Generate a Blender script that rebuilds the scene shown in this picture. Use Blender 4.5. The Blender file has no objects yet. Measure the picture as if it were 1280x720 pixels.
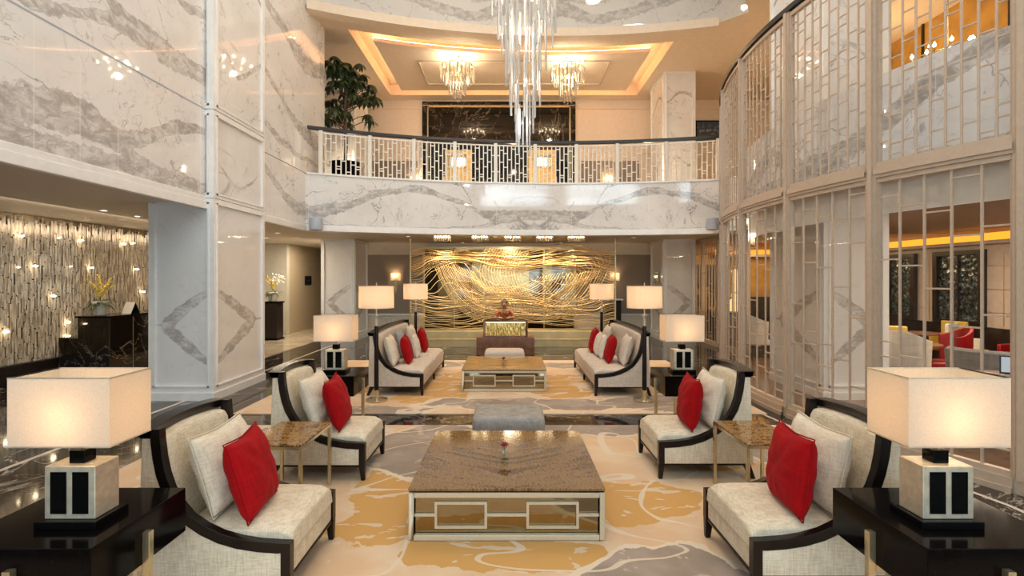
import bpy, bmesh, math, random
from mathutils import Vector, Matrix, Euler
from mathutils.geometry import tessellate_polygon
from mathutils import noise as mnoise
R = random.Random(7)
S = bpy.context.scene
COL = S.collection
PI = math.pi
# ------------------------------------------------------------------ camera
F, HC, VX, VY = 660.0, 1.85, 637.0, 348.0
cam = bpy.data.objects.new('camera', bpy.data.cameras.new('camera'))
COL.objects.link(cam)
cam.location = (0, 0, HC)
cam.rotation_euler = (PI / 2, 0, 0)
cam.data.sensor_width = 36
cam.data.lens = F / 1280 * 36
cam.data.shift_x = (640 - VX) / 1280
cam.data.shift_y = -(360 - VY) / 1280
cam.data.clip_start = 0.05
S.camera = cam
S.view_settings.view_transform = 'Standard'
S.view_settings.look = 'None'
S.view_settings.gamma = 1
S.view_settings.use_curve_mapping = False
S.view_settings.exposure = 0.12
cy = S.cycles
cy.max_bounces = 9; cy.diffuse_bounces = 4; cy.glossy_bounces = 5
cy.transmission_bounces = 8; cy.transparent_max_bounces = 24
cy.caustics_reflective = False; cy.caustics_refractive = False
cy.sample_clamp_indirect = 6
cy.use_denoising = True

def W(px, py, Y):
    return Vector(((px - VX) / F * Y, Y, HC + (VY - py) / F * Y))

# ------------------------------------------------------------------ materials
class NT:
    def __init__(s, name):
        s.m = bpy.data.materials.new(name); s.m.use_nodes = True
        s.t = s.m.node_tree; s.t.nodes.clear()
        s.out = s.n('ShaderNodeOutputMaterial')
    def n(s, typ, **kw):
        x = s.t.nodes.new(typ)
        for k, v in kw.items(): setattr(x, k, v)
        return x
    def put(s, sock, v):
        if hasattr(v, 'is_output'): s.t.links.new(v, sock)
        elif v is not None:
            if hasattr(sock.default_value, '__len__') and not hasattr(v, '__len__'): v = (v,) * len(sock.default_value)
            if hasattr(v, '__len__') and len(v) == 3 and len(sock.default_value) == 4: v = (*v, 1)
            sock.default_value = v
    def math(s, op, a, b=None, c=None, clamp=False):
        x = s.n('ShaderNodeMath', operation=op, use_clamp=clamp)
        for i, v in enumerate((a, b, c)):
            if v is not None: s.put(x.inputs[i], v)
        return x.outputs[0]
    def coord(s, kind='Object'):
        return s.n('ShaderNodeTexCoord').outputs[kind]
    def noise(s, vec, scale, detail=3, rough=.55, dist=0, out='Fac'):
        x = s.n('ShaderNodeTexNoise')
        s.put(x.inputs['Vector'], vec); x.inputs['Scale'].default_value = scale
        x.inputs['Detail'].default_value = detail; x.inputs['Roughness'].default_value = rough
        x.inputs['Distortion'].default_value = dist
        return x.outputs[0 if out == 'Fac' else 1]
    def smooth(s, v, a, b, lo=0, hi=1):
        x = s.n('ShaderNodeMapRange', interpolation_type='SMOOTHSTEP')
        s.put(x.inputs['Value'], v); s.put(x.inputs['From Min'], a); s.put(x.inputs['From Max'], b)
        s.put(x.inputs['To Min'], lo); s.put(x.inputs['To Max'], hi)
        return x.outputs[0]
    def mix(s, f, a, b, blend='MIX'):
        x = s.n('ShaderNodeMix', data_type='RGBA', blend_type=blend)
        s.put(x.inputs[0], f); s.put(x.inputs[6], a); s.put(x.inputs[7], b)
        return x.outputs[2]
    def sep(s, v):
        x = s.n('ShaderNodeSeparateXYZ'); s.put(x.inputs[0], v); return x.outputs
    def comb(s, a, b, c=0):
        x = s.n('ShaderNodeCombineXYZ')
        for i, v in enumerate((a, b, c)): s.put(x.inputs[i], v)
        return x.outputs[0]
    def ramp(s, f, stops, interp='LINEAR'):
        x = s.n('ShaderNodeValToRGB'); r = x.color_ramp; r.interpolation = interp
        while len(r.elements) < len(stops): r.elements.new(.5)
        for e, (p, c) in zip(r.elements, stops):
            e.position = p; e.color = (*c, 1)
        s.put(x.inputs[0], f); return x.outputs[0]
    def bump(s, h, strength=.3, dist=.01):
        x = s.n('ShaderNodeBump'); x.inputs['Strength'].default_value = strength
        x.inputs['Distance'].default_value = dist; s.put(x.inputs['Height'], h)
        return x.outputs[0]
    def principled(s, color, rough=.5, metal=0, normal=None, **kw):
        b = s.n('ShaderNodeBsdfPrincipled')
        s.put(b.inputs['Base Color'], color); s.put(b.inputs['Roughness'], rough); s.put(b.inputs['Metallic'], metal)
        if normal is not None: s.put(b.inputs['Normal'], normal)
        for k, v in kw.items(): s.put(b.inputs[k], v)
        return b.outputs[0]
    def done(s, shader):
        s.t.links.new(shader, s.out.inputs[0]); return s.m

def simple(name, c, rough=.5, metal=0, var=.08, scale=9, bump=0, **kw):
    t = NT(name); co = t.coord()
    n = t.noise(co, scale, 4)
    k = t.smooth(n, .3, .7, 1 - var, 1 + var)
    col = t.mix(1, (*c, 1), t.comb(k, k, k), 'MULTIPLY')
    nm = t.bump(n, bump) if bump else None
    return t.done(t.principled(col, rough, metal, nm, **kw))

def emit(name, c, strength):
    t = NT(name); e = t.n('ShaderNodeEmission'); t.put(e.inputs[0], (*c, 1)); e.inputs[1].default_value = strength
    return t.done(e.outputs[0])

def marble(name, veins=(), mirror=None, base=(.83, .815, .80), vcol=(.44, .41, .385), tile=None, amp=.12, thin=.85, rough=.035):
    t = NT(name); uv = t.coord('UV'); u, v, _ = t.sep(uv)
    if mirror is not None: u = t.math('ABSOLUTE', t.math('SUBTRACT', u, mirror))
    q = t.comb(u, v, 0)
    n1 = t.math('SUBTRACT', t.noise(q, 1.7, 5, .6), .5)
    n2 = t.math('SUBTRACT', t.noise(t.comb(v, u, 3.3), 2.3, 5, .6), .5)
    vv = t.math('MULTIPLY_ADD', n1, amp * 2, v); uu = t.math('MULTIPLY_ADD', n2, amp * 2, u)
    total = 0.0
    fine = t.noise(t.comb(t.math('MULTIPLY', u, 1.0), t.math('MULTIPLY', v, 1.8), 1), 4.5, 7, .72, .5)
    inside = t.smooth(fine, .36, .62, .22, 1)
    edgy = t.noise(t.comb(u, v, 7), 9, 5, .65, .3)
    for pts in veins:
        u0, u1 = pts[0][0], pts[-1][0]
        f = t.math('DIVIDE', t.math('SUBTRACT', uu, u0), u1 - u0)
        rp = t.ramp(f, [((a - u0) / (u1 - u0), (b / 12, h, 0)) for a, b, h in pts], 'CARDINAL' if len(pts) > 2 else 'LINEAR')
        r, g, _b = t.sep(rp)
        d = t.math('ABSOLUTE', t.math('SUBTRACT', vv, t.math('MULTIPLY', r, 12)))
        g2 = t.math('MAXIMUM', g, .004)
        g3 = t.math('MULTIPLY', g2, t.smooth(edgy, .3, .7, .78, 1.16))
        mk = t.math('SUBTRACT', 1, t.smooth(d, t.math('MULTIPLY', g3, .80), g3))
        rim = t.math('MULTIPLY', mk, t.smooth(d, t.math('MULTIPLY', g3, .55), t.math('MULTIPLY', g3, .92)))
        total = t.math('MAXIMUM', t.math('MAXIMUM', t.math('MULTIPLY', mk, inside), t.math('MULTIPLY', rim, .8)), total)
    for sc, w, st in ((.55, .010, .8), (1.1, .009, .6), (2.6, .012, .34)):
        n = t.noise(q, sc, 5, .55, 1.1)
        rd = t.math('SUBTRACT', 1, t.smooth(t.math('ABSOLUTE', t.math('SUBTRACT', n, .5)), 0, w))
        gate = t.smooth(t.noise(q, sc * 1.3 + .2, 1), .38, .60)
        total = t.math('MAXIMUM', total, t.math('MULTIPLY', t.math('MULTIPLY', rd, gate), st * thin * 1.6))
    cloud = t.smooth(t.noise(q, .9, 5, .6), .35, .75, 0, .22)
    total = t.math('MAXIMUM', total, cloud)
    col = t.mix(total, (*base, 1), (*vcol, 1))
    if tile:
        fr = t.math('FRACT', t.math('DIVIDE', t.math('ADD', t.sep(uv)[0], 40), tile))
        ln = t.math('LESS_THAN', fr, .009 / tile)
        col = t.mix(t.math('MULTIPLY', ln, .55), col, (.93, .91, .88, 1))
    return t.done(t.principled(col, rough, 0))

def fabric(name, c, c2, weave=260, rough=.9, bump=.25):
    t = NT(name); co = t.coord(); x, y, z = t.sep(co)
    a = t.noise(t.comb(t.math('MULTIPLY', x, .12), t.math('MULTIPLY', y, .12), t.math('MULTIPLY', z, 1.0)), weave * .5, 2)
    b = t.noise(t.comb(x, y, t.math('MULTIPLY', z, .08)), weave * .5, 2)
    f = t.math('MULTIPLY', t.math('ADD', a, b), .5)
    big = t.noise(co, 7, 3)
    f2 = t.smooth(t.math('MULTIPLY_ADD', big, .25, f), .40, .80)
    col = t.mix(f2, (*c2, 1), (*c, 1))
    return t.done(t.principled(col, rough, 0, t.bump(f, bump, .004), **{'Sheen Weight': .02, 'Specular IOR Level': .2}))

M = {}
M['plaster'] = simple('cream plaster', (.80, .70, .56), .7, var=.03)
M['plaster_warm'] = simple('warm peach plaster', (.86, .72, .57), .7, var=.03)
M['white_trim'] = simple('white lacquer trim', (.86, .85, .83), .3, var=.03)
M['taupe'] = simple('taupe wall fabric', (.30, .245, .19), .75, var=.06, scale=60)
M['tan'] = simple('tan wall', (.52, .42, .28), .6, var=.04)
M['pale_wall'] = simple('pale corridor wall', (.62, .58, .48), .6, var=.03)
M['black_lacq'] = simple('black lacquer wood', (.004, .003, .003), .12, var=.2, scale=30, **{'Specular IOR Level': .09})
M['black_side'] = simple('dark espresso wood', (.008, .005, .004), .28, var=.3, scale=30, **{'Specular IOR Level': .3})
M['frame_black'] = simple('ebonised frame wood', (.008, .005, .004), .24, var=.3, scale=40, **{'Specular IOR Level': .35})
M['linen'] = fabric('oatmeal linen', (.80, .71, .56), (.56, .47, .34))
M['linen_light'] = fabric('ivory cushion linen', (.82, .74, .61), (.62, .53, .41))
M['sofa_cloth'] = fabric('pale beige sofa weave', (.72, .63, .54), (.52, .44, .37))
M['white_cloth'] = fabric('cream cushion weave', (.82, .75, .65), (.66, .58, .48))
M['grey_cloth'] = fabric('blue grey cushion weave', (.42, .43, .44), (.30, .30, .31))
M['red'] = fabric('red velvet', (.40, .002, .005), (.28, .001, .003), 120, .9)
M['ottoman'] = fabric('grey ottoman weave', (.42, .385, .35), (.25, .225, .20), 200)
M['ottoman2'] = fabric('pale ottoman weave', (.66, .57, .49), (.52, .44, .37), 200)
M['champagne'] = simple('champagne metal', (.62, .53, .39), .36, .35, var=.05, scale=50)
M['screen_metal'] = simple('pale bronze screen metal', (.56, .44, .335), .40, .2, var=.05, scale=20)
M['white_rail'] = simple('ivory painted metal', (.82, .78, .70), .4, .1, var=.03)
M['brass'] = simple('brushed brass', (.58, .47, .26), .3, .85, var=.08, scale=40)
M['brass_sheen'] = simple('satin brass base', (.66, .56, .36), .25, .85, var=.08, scale=40)
M['silver_leaf'] = simple('champagne leaf lamp body', (.70, .62, .48), .38, .55, var=.12, scale=22)
M['black_gloss'] = simple('black gloss panel', (.004, .004, .004), .10, var=.1, **{'Specular IOR Level': .12})
M['gold'] = simple('gold leaf strand', (.95, .70, .34), .40, .30, var=.12, scale=12)
M['gold_deep'] = simple('deep gold strand', (.92, .60, .22), .40, .30, var=.12, scale=12)
M['olive_brass'] = simple('satin olive brass plinth', (.60, .49, .26), .42, .2, var=.12, scale=3)
M['walnut'] = simple('brown walnut desk', (.17, .075, .04), .35, var=.3, scale=6)
M['bronze_mirror'] = simple('bronze mirror', (.33, .28, .18), .04, 1, var=.02)
M['dark_mirror'] = simple('smoked gold mirror', (.30, .22, .11), .14, 1, var=.03)
M['black_mirror'] = simple('black mirror', (.12, .10, .08), .05, 1, var=.03)
M['handrail'] = simple('dark handrail wood', (.012, .009, .008), .3, var=.2)
M['terracotta'] = simple('white ceramic', (.80, .76, .66), .3, var=.04)
M['leaf'] = simple('deep green leaf', (.035, .06, .018), .4, var=.5, scale=8)
M['leaf_mid'] = simple('mid green leaf', (.035, .06, .018), .5, var=.4, scale=20)
M['yellow_fl'] = simple('yellow orchid petal', (.72, .56, .12), .6, var=.2, scale=40)
M['white_fl'] = simple('white orchid petal', (.85, .80, .78), .6, var=.1, scale=40)
M['bark'] = simple('grey brown bark', (.16, .10, .06), .8, var=.4, scale=30)
M['soil'] = simple('dark soil', (.03, .02, .015), .95, var=.4, scale=40)
M['rose'] = simple('dusky rose petal', (.30, .06, .05), .6, var=.3, scale=60)
M['skin'] = simple('brown skin', (.30, .15, .09), .5, var=.06, scale=20)
M['hair'] = simple('black hair', (.01, .008, .007), .45, var=.3, scale=80)
M['speaker'] = simple('pale grey speaker shell', (.45, .50, .58), .5, var=.04)
M['sign_black'] = simple('black sign face', (.01, .01, .012), .3, var=.1)
M['white_card'] = simple('white card', (.78, .76, .72), .6, var=.02)
M['bar_white'] = fabric('bar chair pale leather', (.62, .58, .52), (.48, .44, .39), 40)
M['bar_red'] = simple('bar chair red leather', (.22, .004, .006), .4, var=.1)
M['bar_yellow'] = simple('bar chair mustard leather', (.50, .34, .06), .45, var=.1)
M['bar_grey'] = fabric('bar sofa grey weave', (.36, .34, .32), (.24, .22, .21), 60)
M['bar_ceiling'] = simple('brown bar ceiling', (.26, .19, .14), .55, var=.04)
M['bar_floor'] = simple('brown bar marble floor', (.22, .13, .08), .12, var=.3, scale=2)
M['bar_wall'] = simple('bar mushroom panel', (.50, .40, .33), .55, var=.05)
M['bar_dark'] = simple('bar dark wood', (.018, .012, .010), .3, var=.3)
M['window_dark'] = simple('night blue window glass', (.02, .025, .03), .06, var=.4, scale=14)
M['amber'] = simple('amber lacquer wall', (.50, .27, .06), .3, .2, var=.2, scale=2)
M['cove_orange'] = emit('orange cove glow', (1, .36, .03), 1.6)
M['lantern'] = emit('glowing amber lantern', (1, .62, .25), 2.2)
M['cove_strip'] = emit('warm cove strip', (1, .58, .28), 18)
M['bulb'] = emit('warm bulb', (1, .80, .52), 38)
M['bulb_soft'] = emit('soft warm bulb', (1, .72, .42), 20)
M['downlight'] = emit('downlight disc', (1, .86, .66), 14)
M['sparkle'] = emit('crystal wall lamp', (1, .80, .52), 34)
M['screen_lcd'] = emit('tablet glow', (.55, .62, .68), .8)

def glass_mat(name, c=(1, 1, 1), rough=.02, ior=1.5):
    t = NT(name)
    return t.done(t.principled((*c, 1), rough, 0, None, **{'Transmission Weight': 1.0, 'IOR': ior}))
M['crystal'] = glass_mat('clear crystal', (1, .985, .96))
def rod_glass():
    t = NT('bright crystal rod')
    return t.done(t.principled((1, .98, .95, 1), .04, 0, None, **{'Transmission Weight': .55, 'IOR': 1.5}))
M['rod'] = rod_glass()
def warm_crystal():
    t = NT('warm cut crystal')
    return t.done(t.principled((1, .90, .74, 1), .05, 0, None, **{'Transmission Weight': .6, 'IOR': 1.5}))


M['crystal_amber'] = warm_crystal()
def pane_mat(name, tint=(1, 1, 1), fres=1.45, boost=0.0):
    t = NT(name); tr = t.n('ShaderNodeBsdfTransparent'); t.put(tr.inputs[0], (*tint, 1))
    gl = t.n('ShaderNodeBsdfGlossy'); gl.inputs['Roughness'].default_value = .01
    fr = t.n('ShaderNodeFresnel'); fr.inputs[0].default_value = fres
    geo = t.n('ShaderNodeNewGeometry')
    f = t.math('MULTIPLY', t.math('ADD', fr.outputs[0], boost, clamp=True), t.math('SUBTRACT', 1, geo.outputs['Backfacing']))
    mx = t.n('ShaderNodeMixShader'); t.put(mx.inputs[0], f)
    t.t.links.new(tr.outputs[0], mx.inputs[1]); t.t.links.new(gl.outputs[0], mx.inputs[2])
    return t.done(mx.outputs[0])
M['vase_glass'] = pane_mat('vase glass', (.95, .97, .96), 1.5, .05)
M['pane'] = pane_mat('clear screen pane', (.97, .96, .94), 1.35, .0)

def rod_mat():
    t = NT('crystal rod curtain'); co = t.coord(); x, y, z = t.sep(co)
    cell = t.noise(t.comb(t.math('MULTIPLY', y, 28), t.math('MULTIPLY', z, 4), 0), 1, 1)
    col = t.mix(t.smooth(cell, .35, .65), (.40, .33, .24, 1), (.68, .60, .48, 1))
    return t.done(t.principled(col, .14, .2))
M['rods'] = rod_mat()

def shade_mat(name, c=(.86, .78, .66)):
    t = NT(name); co = t.coord()
    n = t.noise(co, 160, 2); k = t.smooth(n, .2, .8, .93, 1.05)
    col = t.mix(1, (*c, 1), t.comb(k, k, k), 'MULTIPLY')
    d = t.n('ShaderNodeBsdfDiffuse'); t.put(d.inputs[0], col)
    tr = t.n('ShaderNodeBsdfTranslucent'); t.put(tr.inputs[0], t.mix(1, col, (1, .86, .72, 1), 'MULTIPLY'))
    mx = t.n('ShaderNodeMixShader'); mx.inputs[0].default_value = .42
    t.t.links.new(d.outputs[0], mx.inputs[1]); t.t.links.new(tr.outputs[0], mx.inputs[2])
    return t.done(mx.outputs[0])
M['shade'] = shade_mat('cream silk shade')

def dark_floor():
    t = NT('dark veined marble'); co = t.coord()
    n = t.noise(co, .9, 6, .6, 1.2)
    base = t.mix(t.smooth(n, .35, .7), (.010, .008, .007, 1), (.040, .028, .021, 1))
    rd = 0.0
    for sc, w, st in ((.5, .007, .8), (1.2, .006, .5), (2.7, .006, .22)):
        m = t.noise(co, sc, 5, .6, 1.6)
        r = t.math('SUBTRACT', 1, t.smooth(t.math('ABSOLUTE', t.math('SUBTRACT', m, .5)), 0, w))
        rd = t.math('MAXIMUM', rd, t.math('MULTIPLY', r, st))
    col = t.mix(rd, base, (.50, .44, .38, 1))
    return t.done(t.principled(col, .06, 0, None, **{'Specular IOR Level': .32}))
M['dark_floor'] = dark_floor()
def cream_floor():
    t = NT('cream corridor marble'); co = t.coord(); n = t.noise(co, 1.2, 6, .6, 1)
    col = t.mix(t.smooth(n, .3, .7), (.42, .34, .23, 1), (.58, .50, .38, 1))
    return t.done(t.principled(col, .1, 0))
M['cream_floor'] = cream_floor()
M['inlay'] = simple('white stone inlay', (.70, .62, .54), .12, var=.05)

def black_marble():
    t = NT('black marble wall panel'); co = t.coord()
    m = t.noise(co, .55, 5, .6, 1.8)
    r = t.math('SUBTRACT', 1, t.smooth(t.math('ABSOLUTE', t.math('SUBTRACT', m, .5)), 0, .008))
    col = t.mix(t.math('MULTIPLY', r, .35), (.010, .007, .005, 1), (.5, .40, .28, 1))
    return t.done(t.principled(col, .05, 0))
M['black_marble'] = black_marble()

def onyx(name, a, b, c, rough, mirror=True):
    t = NT(name); x, y, z = t.sep(t.coord())
    ax = t.math('ABSOLUTE', x) if mirror else x
    d = t.math('ADD', t.math('MULTIPLY', ax, .55), t.math('MULTIPLY', y, -1.0))
    p = t.comb(t.math('MULTIPLY', d, 2.6), t.math('MULTIPLY', ax, .7), 0)
    n = t.noise(p, 1.6, 6, .6, .9) if mirror else t.noise(t.comb(t.math('MULTIPLY', x, 2.2), t.math('MULTIPLY', y, 3.5), 1), 1.7, 6, .6, 2.2)
    f = t.noise(t.comb(t.math('MULTIPLY', x, 2.6), t.math('MULTIPLY', y, 1), 2), 26, 5, .75)
    g = t.math('MULTIPLY_ADD', t.math('SUBTRACT', f, .5), 1.0, n)
    col = t.ramp(g, [(.25, a), (.40, b), (.52, c), (.60, b), (.80, a)])
    return t.done(t.principled(col, rough, 0, None, **{'Specular IOR Level': .45}))
M['onyx_big'] = onyx('brown gold onyx', (.045, .019, .004), (.145, .070, .018), (.29, .165, .060), .10)
M['onyx_far'] = onyx('honey onyx', (.16, .08, .02), (.36, .19, .06), (.52, .32, .13), .1)
M['onyx_side'] = onyx('banded amber onyx', (.04, .015, .004), (.20, .085, .018), (.46, .28, .11), .08, False)

def carpet():
    t = NT('organic pattern carpet'); co = t.coord(); x, y, z = t.sep(co)
    nx = t.math('SUBTRACT', t.noise(co, 1.1, 3, .5), .5)
    ny = t.math('SUBTRACT', t.noise(t.comb(y, x, 5), 1.1, 3, .5), .5)
    fx = t.math('SUBTRACT', t.noise(t.comb(x, y, 9), 5, 4, .6), .5)
    X = t.math('ADD', t.math('MULTIPLY_ADD', nx, .9, x), t.math('MULTIPLY', fx, .16))
    Y = t.math('ADD', t.math('MULTIPLY_ADD', ny, .9, y), t.math('MULTIPLY', fx, .16))
    def field(blobs):
        tot = None
        for cx_, cy_, rx, ry in blobs:
            a = t.math('DIVIDE', t.math('SUBTRACT', X, cx_), rx); b = t.math('DIVIDE', t.math('SUBTRACT', Y, cy_), ry)
            d = t.math('SQRT', t.math('ADD', t.math('MULTIPLY', a, a), t.math('MULTIPLY', b, b)))
            tot = d if tot is None else t.math('MINIMUM', tot, d)
        return tot
    g = field([(-.95, 4.6, .45, .72), (-.05, 3.58, .62, .33), (1.1, 4.35, .45, .42), (-1.0, 3.95, .35, .28), (1.9, 5.3, .5, .25),
               (-1.2, 8.6, .7, .8), (0.9, 8.6, .5, .45), (-.4, 9.9, 1.3, .5), (2.9, 2.8, .5, .8), (-2.9, 2.6, .5, .9), (-2.7, 9.3, .6, 1.1), (1.0, 9.6, .5, .5)])
    q = field([(.95, 3.12, .62, .50), (-.75, 5.75, .8, .8), (.9, 6.55, .95, .33), (2.6, 3.4, .8, .35), (-2.4, 6.1, .7, .5), (.4, 7.75, 1.7, .42),
               (2.4, 7.8, .9, .6), (-1.9, 7.35, .9, .25), (1.5, 11.2, 1.4, .4), (-1.7, 11.3, 1.4, .45), (-2.8, 4.4, .5, .6), (2.9, 5.5, .4, .8), (-1.9, 10.5, .5, .7)])
    base = t.mix(t.smooth(t.noise(co, 1.6, 3), .38, .62), (.70, .47, .285, 1), (.74, .56, .38, 1))
    gold = (.62, .345, .10, 1); taupe = t.mix(t.smooth(t.noise(co, 2.5, 4), .35, .65), (.30, .235, .185, 1), (.40, .32, .26, 1))
    col = t.mix(t.math('LESS_THAN', g, 1), base, gold)
    # small loose marks inside the zones
    mk = t.noise(t.comb(t.math('MULTIPLY', x, 1.0), t.math('MULTIPLY', y, 2.6), 4), 2.8, 3, .5, .9)
    m2 = t.math('MULTIPLY', t.math('GREATER_THAN', mk, .615), t.math('LESS_THAN', g, 1.25))
    col = t.mix(t.math('MULTIPLY', m2, .75), col, (.72, .60, .46, 1))
    col = t.mix(t.math('LESS_THAN', q, 1), col, taupe)
    m3 = t.math('MULTIPLY', t.math('GREATER_THAN', t.noise(co, 2.6, 4, .55, 1.2), .60), t.math('LESS_THAN', q, .96))
    col = t.mix(t.math('MULTIPLY', m3, .7), col, (.58, .45, .35, 1))
    edge = t.math('LESS_THAN', t.math('ABSOLUTE', t.math('SUBTRACT', q, 1.0)), .05)
    col = t.mix(edge, col, (.74, .62, .47, 1))
    ln = t.noise(co, .75, 2, .45, .8)
    l1 = t.math('LESS_THAN', t.math('ABSOLUTE', t.math('SUBTRACT', ln, .5)), .009)
    col = t.mix(t.math('MULTIPLY', l1, .85), col, (.74, .62, .48, 1))
    pile = t.noise(co, 420, 1)
    return t.done(t.principled(col, .95, 0, t.bump(pile, .25, .004), **{'Sheen Weight': .1}))
M['carpet'] = carpet()

def crystal_front():
    t = NT('gold crystal panel'); co = t.coord(); x, y, z = t.sep(co)
    st = t.noise(t.comb(t.math('MULTIPLY', x, 34), t.math('MULTIPLY', z, 9), 0), 1, 2)
    col = t.ramp(st, [(.3, (.20, .12, .02)), (.5, (.62, .46, .12)), (.65, (.95, .82, .42))])
    return t.done(t.principled(col, .18, .5, t.bump(st, .6, .02)))
M['crystal_front'] = crystal_front()
def painting():
    t = NT('harbour night painting'); co = t.coord('Generated'); x, y, z = t.sep(co)
    n = t.noise(co, 5, 5, .6)
    sky = t.mix(t.smooth(n, .5, .68), (.025, .05, .10, 1), (.30, .36, .42, 1))
    col = t.mix(t.smooth(z, .25, .38), (.10, .09, .04, 1), sky)
    return t.done(t.principled(col, .4))
M['painting'] = painting()
def batik():
    t = NT('rust patterned blouse'); co = t.coord(); n = t.noise(co, 26, 3, .5, 1)
    col = t.ramp(n, [(.35, (.12, .025, .01)), (.5, (.46, .14, .04)), (.62, (.60, .30, .14))], 'CONSTANT')
    return t.done(t.principled(col, .8))
M['batik'] = batik()
def daylight(st, nm='daylit window pane'):
    t = NT(nm); uv = t.coord(); n = t.noise(uv, 1.3, 5, .65)
    c = t.mix(t.smooth(n, .42, .6), (.42, .55, .60, 1), (.74, .88, 1, 1))
    e = t.n('ShaderNodeEmission'); t.put(e.inputs[0], c); e.inputs[1].default_value = st
    return t.done(e.outputs[0])
M['daylight'] = daylight(11.0); M['daylight_side'] = daylight(4.0, 'side window pane'); M['daylight_low'] = daylight(8.0, 'added entrance glow')
def glitter():
    t = NT('glittering night window'); v = t.n('ShaderNodeTexVoronoi'); v.inputs['Scale'].default_value = 9; t.put(v.inputs['Vector'], t.coord())
    n = t.noise(t.coord(), 14, 4, .7); col = t.ramp(n, [(.4, (.01, .013, .015)), (.56, (.05, .07, .075)), (.70, (.30, .36, .36))])  # pale glints painted into the dark pane colour
    return t.done(t.principled(col, .2, .2, t.bump(v.outputs[0], .8, .03)))
M['window_glitter'] = glitter()

# ------------------------------------------------------------------ mesh helpers
class MB:
    def __init__(s): s.v = []; s.f = []; s.uv = {}; s.mi = {}
    def add(s, vs, fs, uvs=None, mi=0):
        o = len(s.v); s.v += [tuple(v) for v in vs]
        for k, f in enumerate(fs):
            if uvs: s.uv[len(s.f)] = [uvs[i] for i in f]
            if mi: s.mi[len(s.f)] = mi
            s.f.append(tuple(i + o for i in f))
        return s
    def box(s, x0, x1, y0, y1, z0, z1, mi=0):
        vs = [(x, y, z) for x in (x0, x1) for y in (y0, y1) for z in (z0, z1)]
        return s.add(vs, [(0, 1, 3, 2), (4, 6, 7, 5), (0, 4, 5, 1), (2, 3, 7, 6), (0, 2, 6, 4), (1, 5, 7, 3)], mi=mi)
    def cbox(s, c, sz, mi=0):
        return s.box(c[0] - sz[0] / 2, c[0] + sz[0] / 2, c[1] - sz[1] / 2, c[1] + sz[1] / 2, c[2] - sz[2] / 2, c[2] + sz[2] / 2, mi)
    def quad(s, a, b, c, d, uv=None):
        return s.add([a, b, c, d], [(0, 1, 2, 3)], uv)
    def prism(s, poly, axis, a, b):
        n = len(poly)
        def P(p, t):
            if axis == 'y': return (p[0], t, p[1])
            if axis == 'x': return (t, p[0], p[1])
            return (p[0], p[1], t)
        vs = [P(p, a) for p in poly] + [P(p, b) for p in poly]
        tri = tessellate_polygon([[Vector((p[0], p[1], 0)) for p in poly]])
        fs = [tuple(t) for t in tri] + [tuple(i + n for i in reversed(t)) for t in tri]
        fs += [(i, (i + 1) % n, (i + 1) % n + n, i + n) for i in range(n)]
        return s.add(vs, fs)
    def lathe(s, prof, c=(0, 0, 0), n=20, cap=True):
        vs = []; fs = []
        for r, z in prof:
            for k in range(n):
                a = 2 * PI * k / n; vs.append((c[0] + r * math.cos(a), c[1] + r * math.sin(a), c[2] + z))
        for i in range(len(prof) - 1):
            for k in range(n):
                fs.append((i * n + k, i * n + (k + 1) % n, (i + 1) * n + (k + 1) % n, (i + 1) * n + k))
        if cap:
            fs.append(tuple(range(n))[::-1]); fs.append(tuple((len(prof) - 1) * n + k for k in range(n)))
        return s.add(vs, fs)
    def tube(s, pts, r, n=6, flat=1.0, up=None):
        pts = [Vector(p) for p in pts]; vs = []; fs = []
        rs = r if hasattr(r, '__len__') else [r] * len(pts)
        for i, p in enumerate(pts):
            d = (pts[min(i + 1, len(pts) - 1)] - pts[max(i - 1, 0)]).normalized()
            ref = Vector(up) if up else (Vector((0, 0, 1)) if abs(d.z) < .9 else Vector((1, 0, 0)))
            a = d.cross(ref).normalized(); b = a.cross(d)
            for k in range(n):
                t = 2 * PI * (k + .5) / n
                vs.append(p + a * math.cos(t) * rs[i] * flat + b * math.sin(t) * rs[i])
        for i in range(len(pts) - 1):
            for k in range(n):
                fs.append((i * n + k, i * n + (k + 1) % n, (i + 1) * n + (k + 1) % n, (i + 1) * n + k))
        fs.append(tuple(range(n))[::-1]); fs.append(tuple((len(pts) - 1) * n + k for k in range(n)))
        return s.add(vs, fs)
    def sphere(s, c, r, n=10, m=7, sc=(1, 1, 1)):
        prof = [(math.sin(PI * i / m), -math.cos(PI * i / m)) for i in range(m + 1)]
        vs = []; fs = []
        for rr, z in prof:
            for k in range(n):
                a = 2 * PI * k / n
                vs.append((c[0] + rr * r * math.cos(a) * sc[0], c[1] + rr * r * math.sin(a) * sc[1], c[2] + z * r * sc[2]))
        for i in range(m):
            for k in range(n):
                fs.append((i * n + k, i * n + (k + 1) % n, (i + 1) * n + (k + 1) % n, (i + 1) * n + k))
        return s.add(vs, fs)
    def poly(s, loops, z, flip=False):
        L = [[Vector((p[0], p[1], 0)) for p in lp] for lp in loops]
        tri = tessellate_polygon(L); flat = [p for lp in loops for p in lp]
        fs = [tuple(t) if not flip else tuple(reversed(t)) for t in tri]
        return s.add([(p[0], p[1], z) for p in flat], fs)

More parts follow.
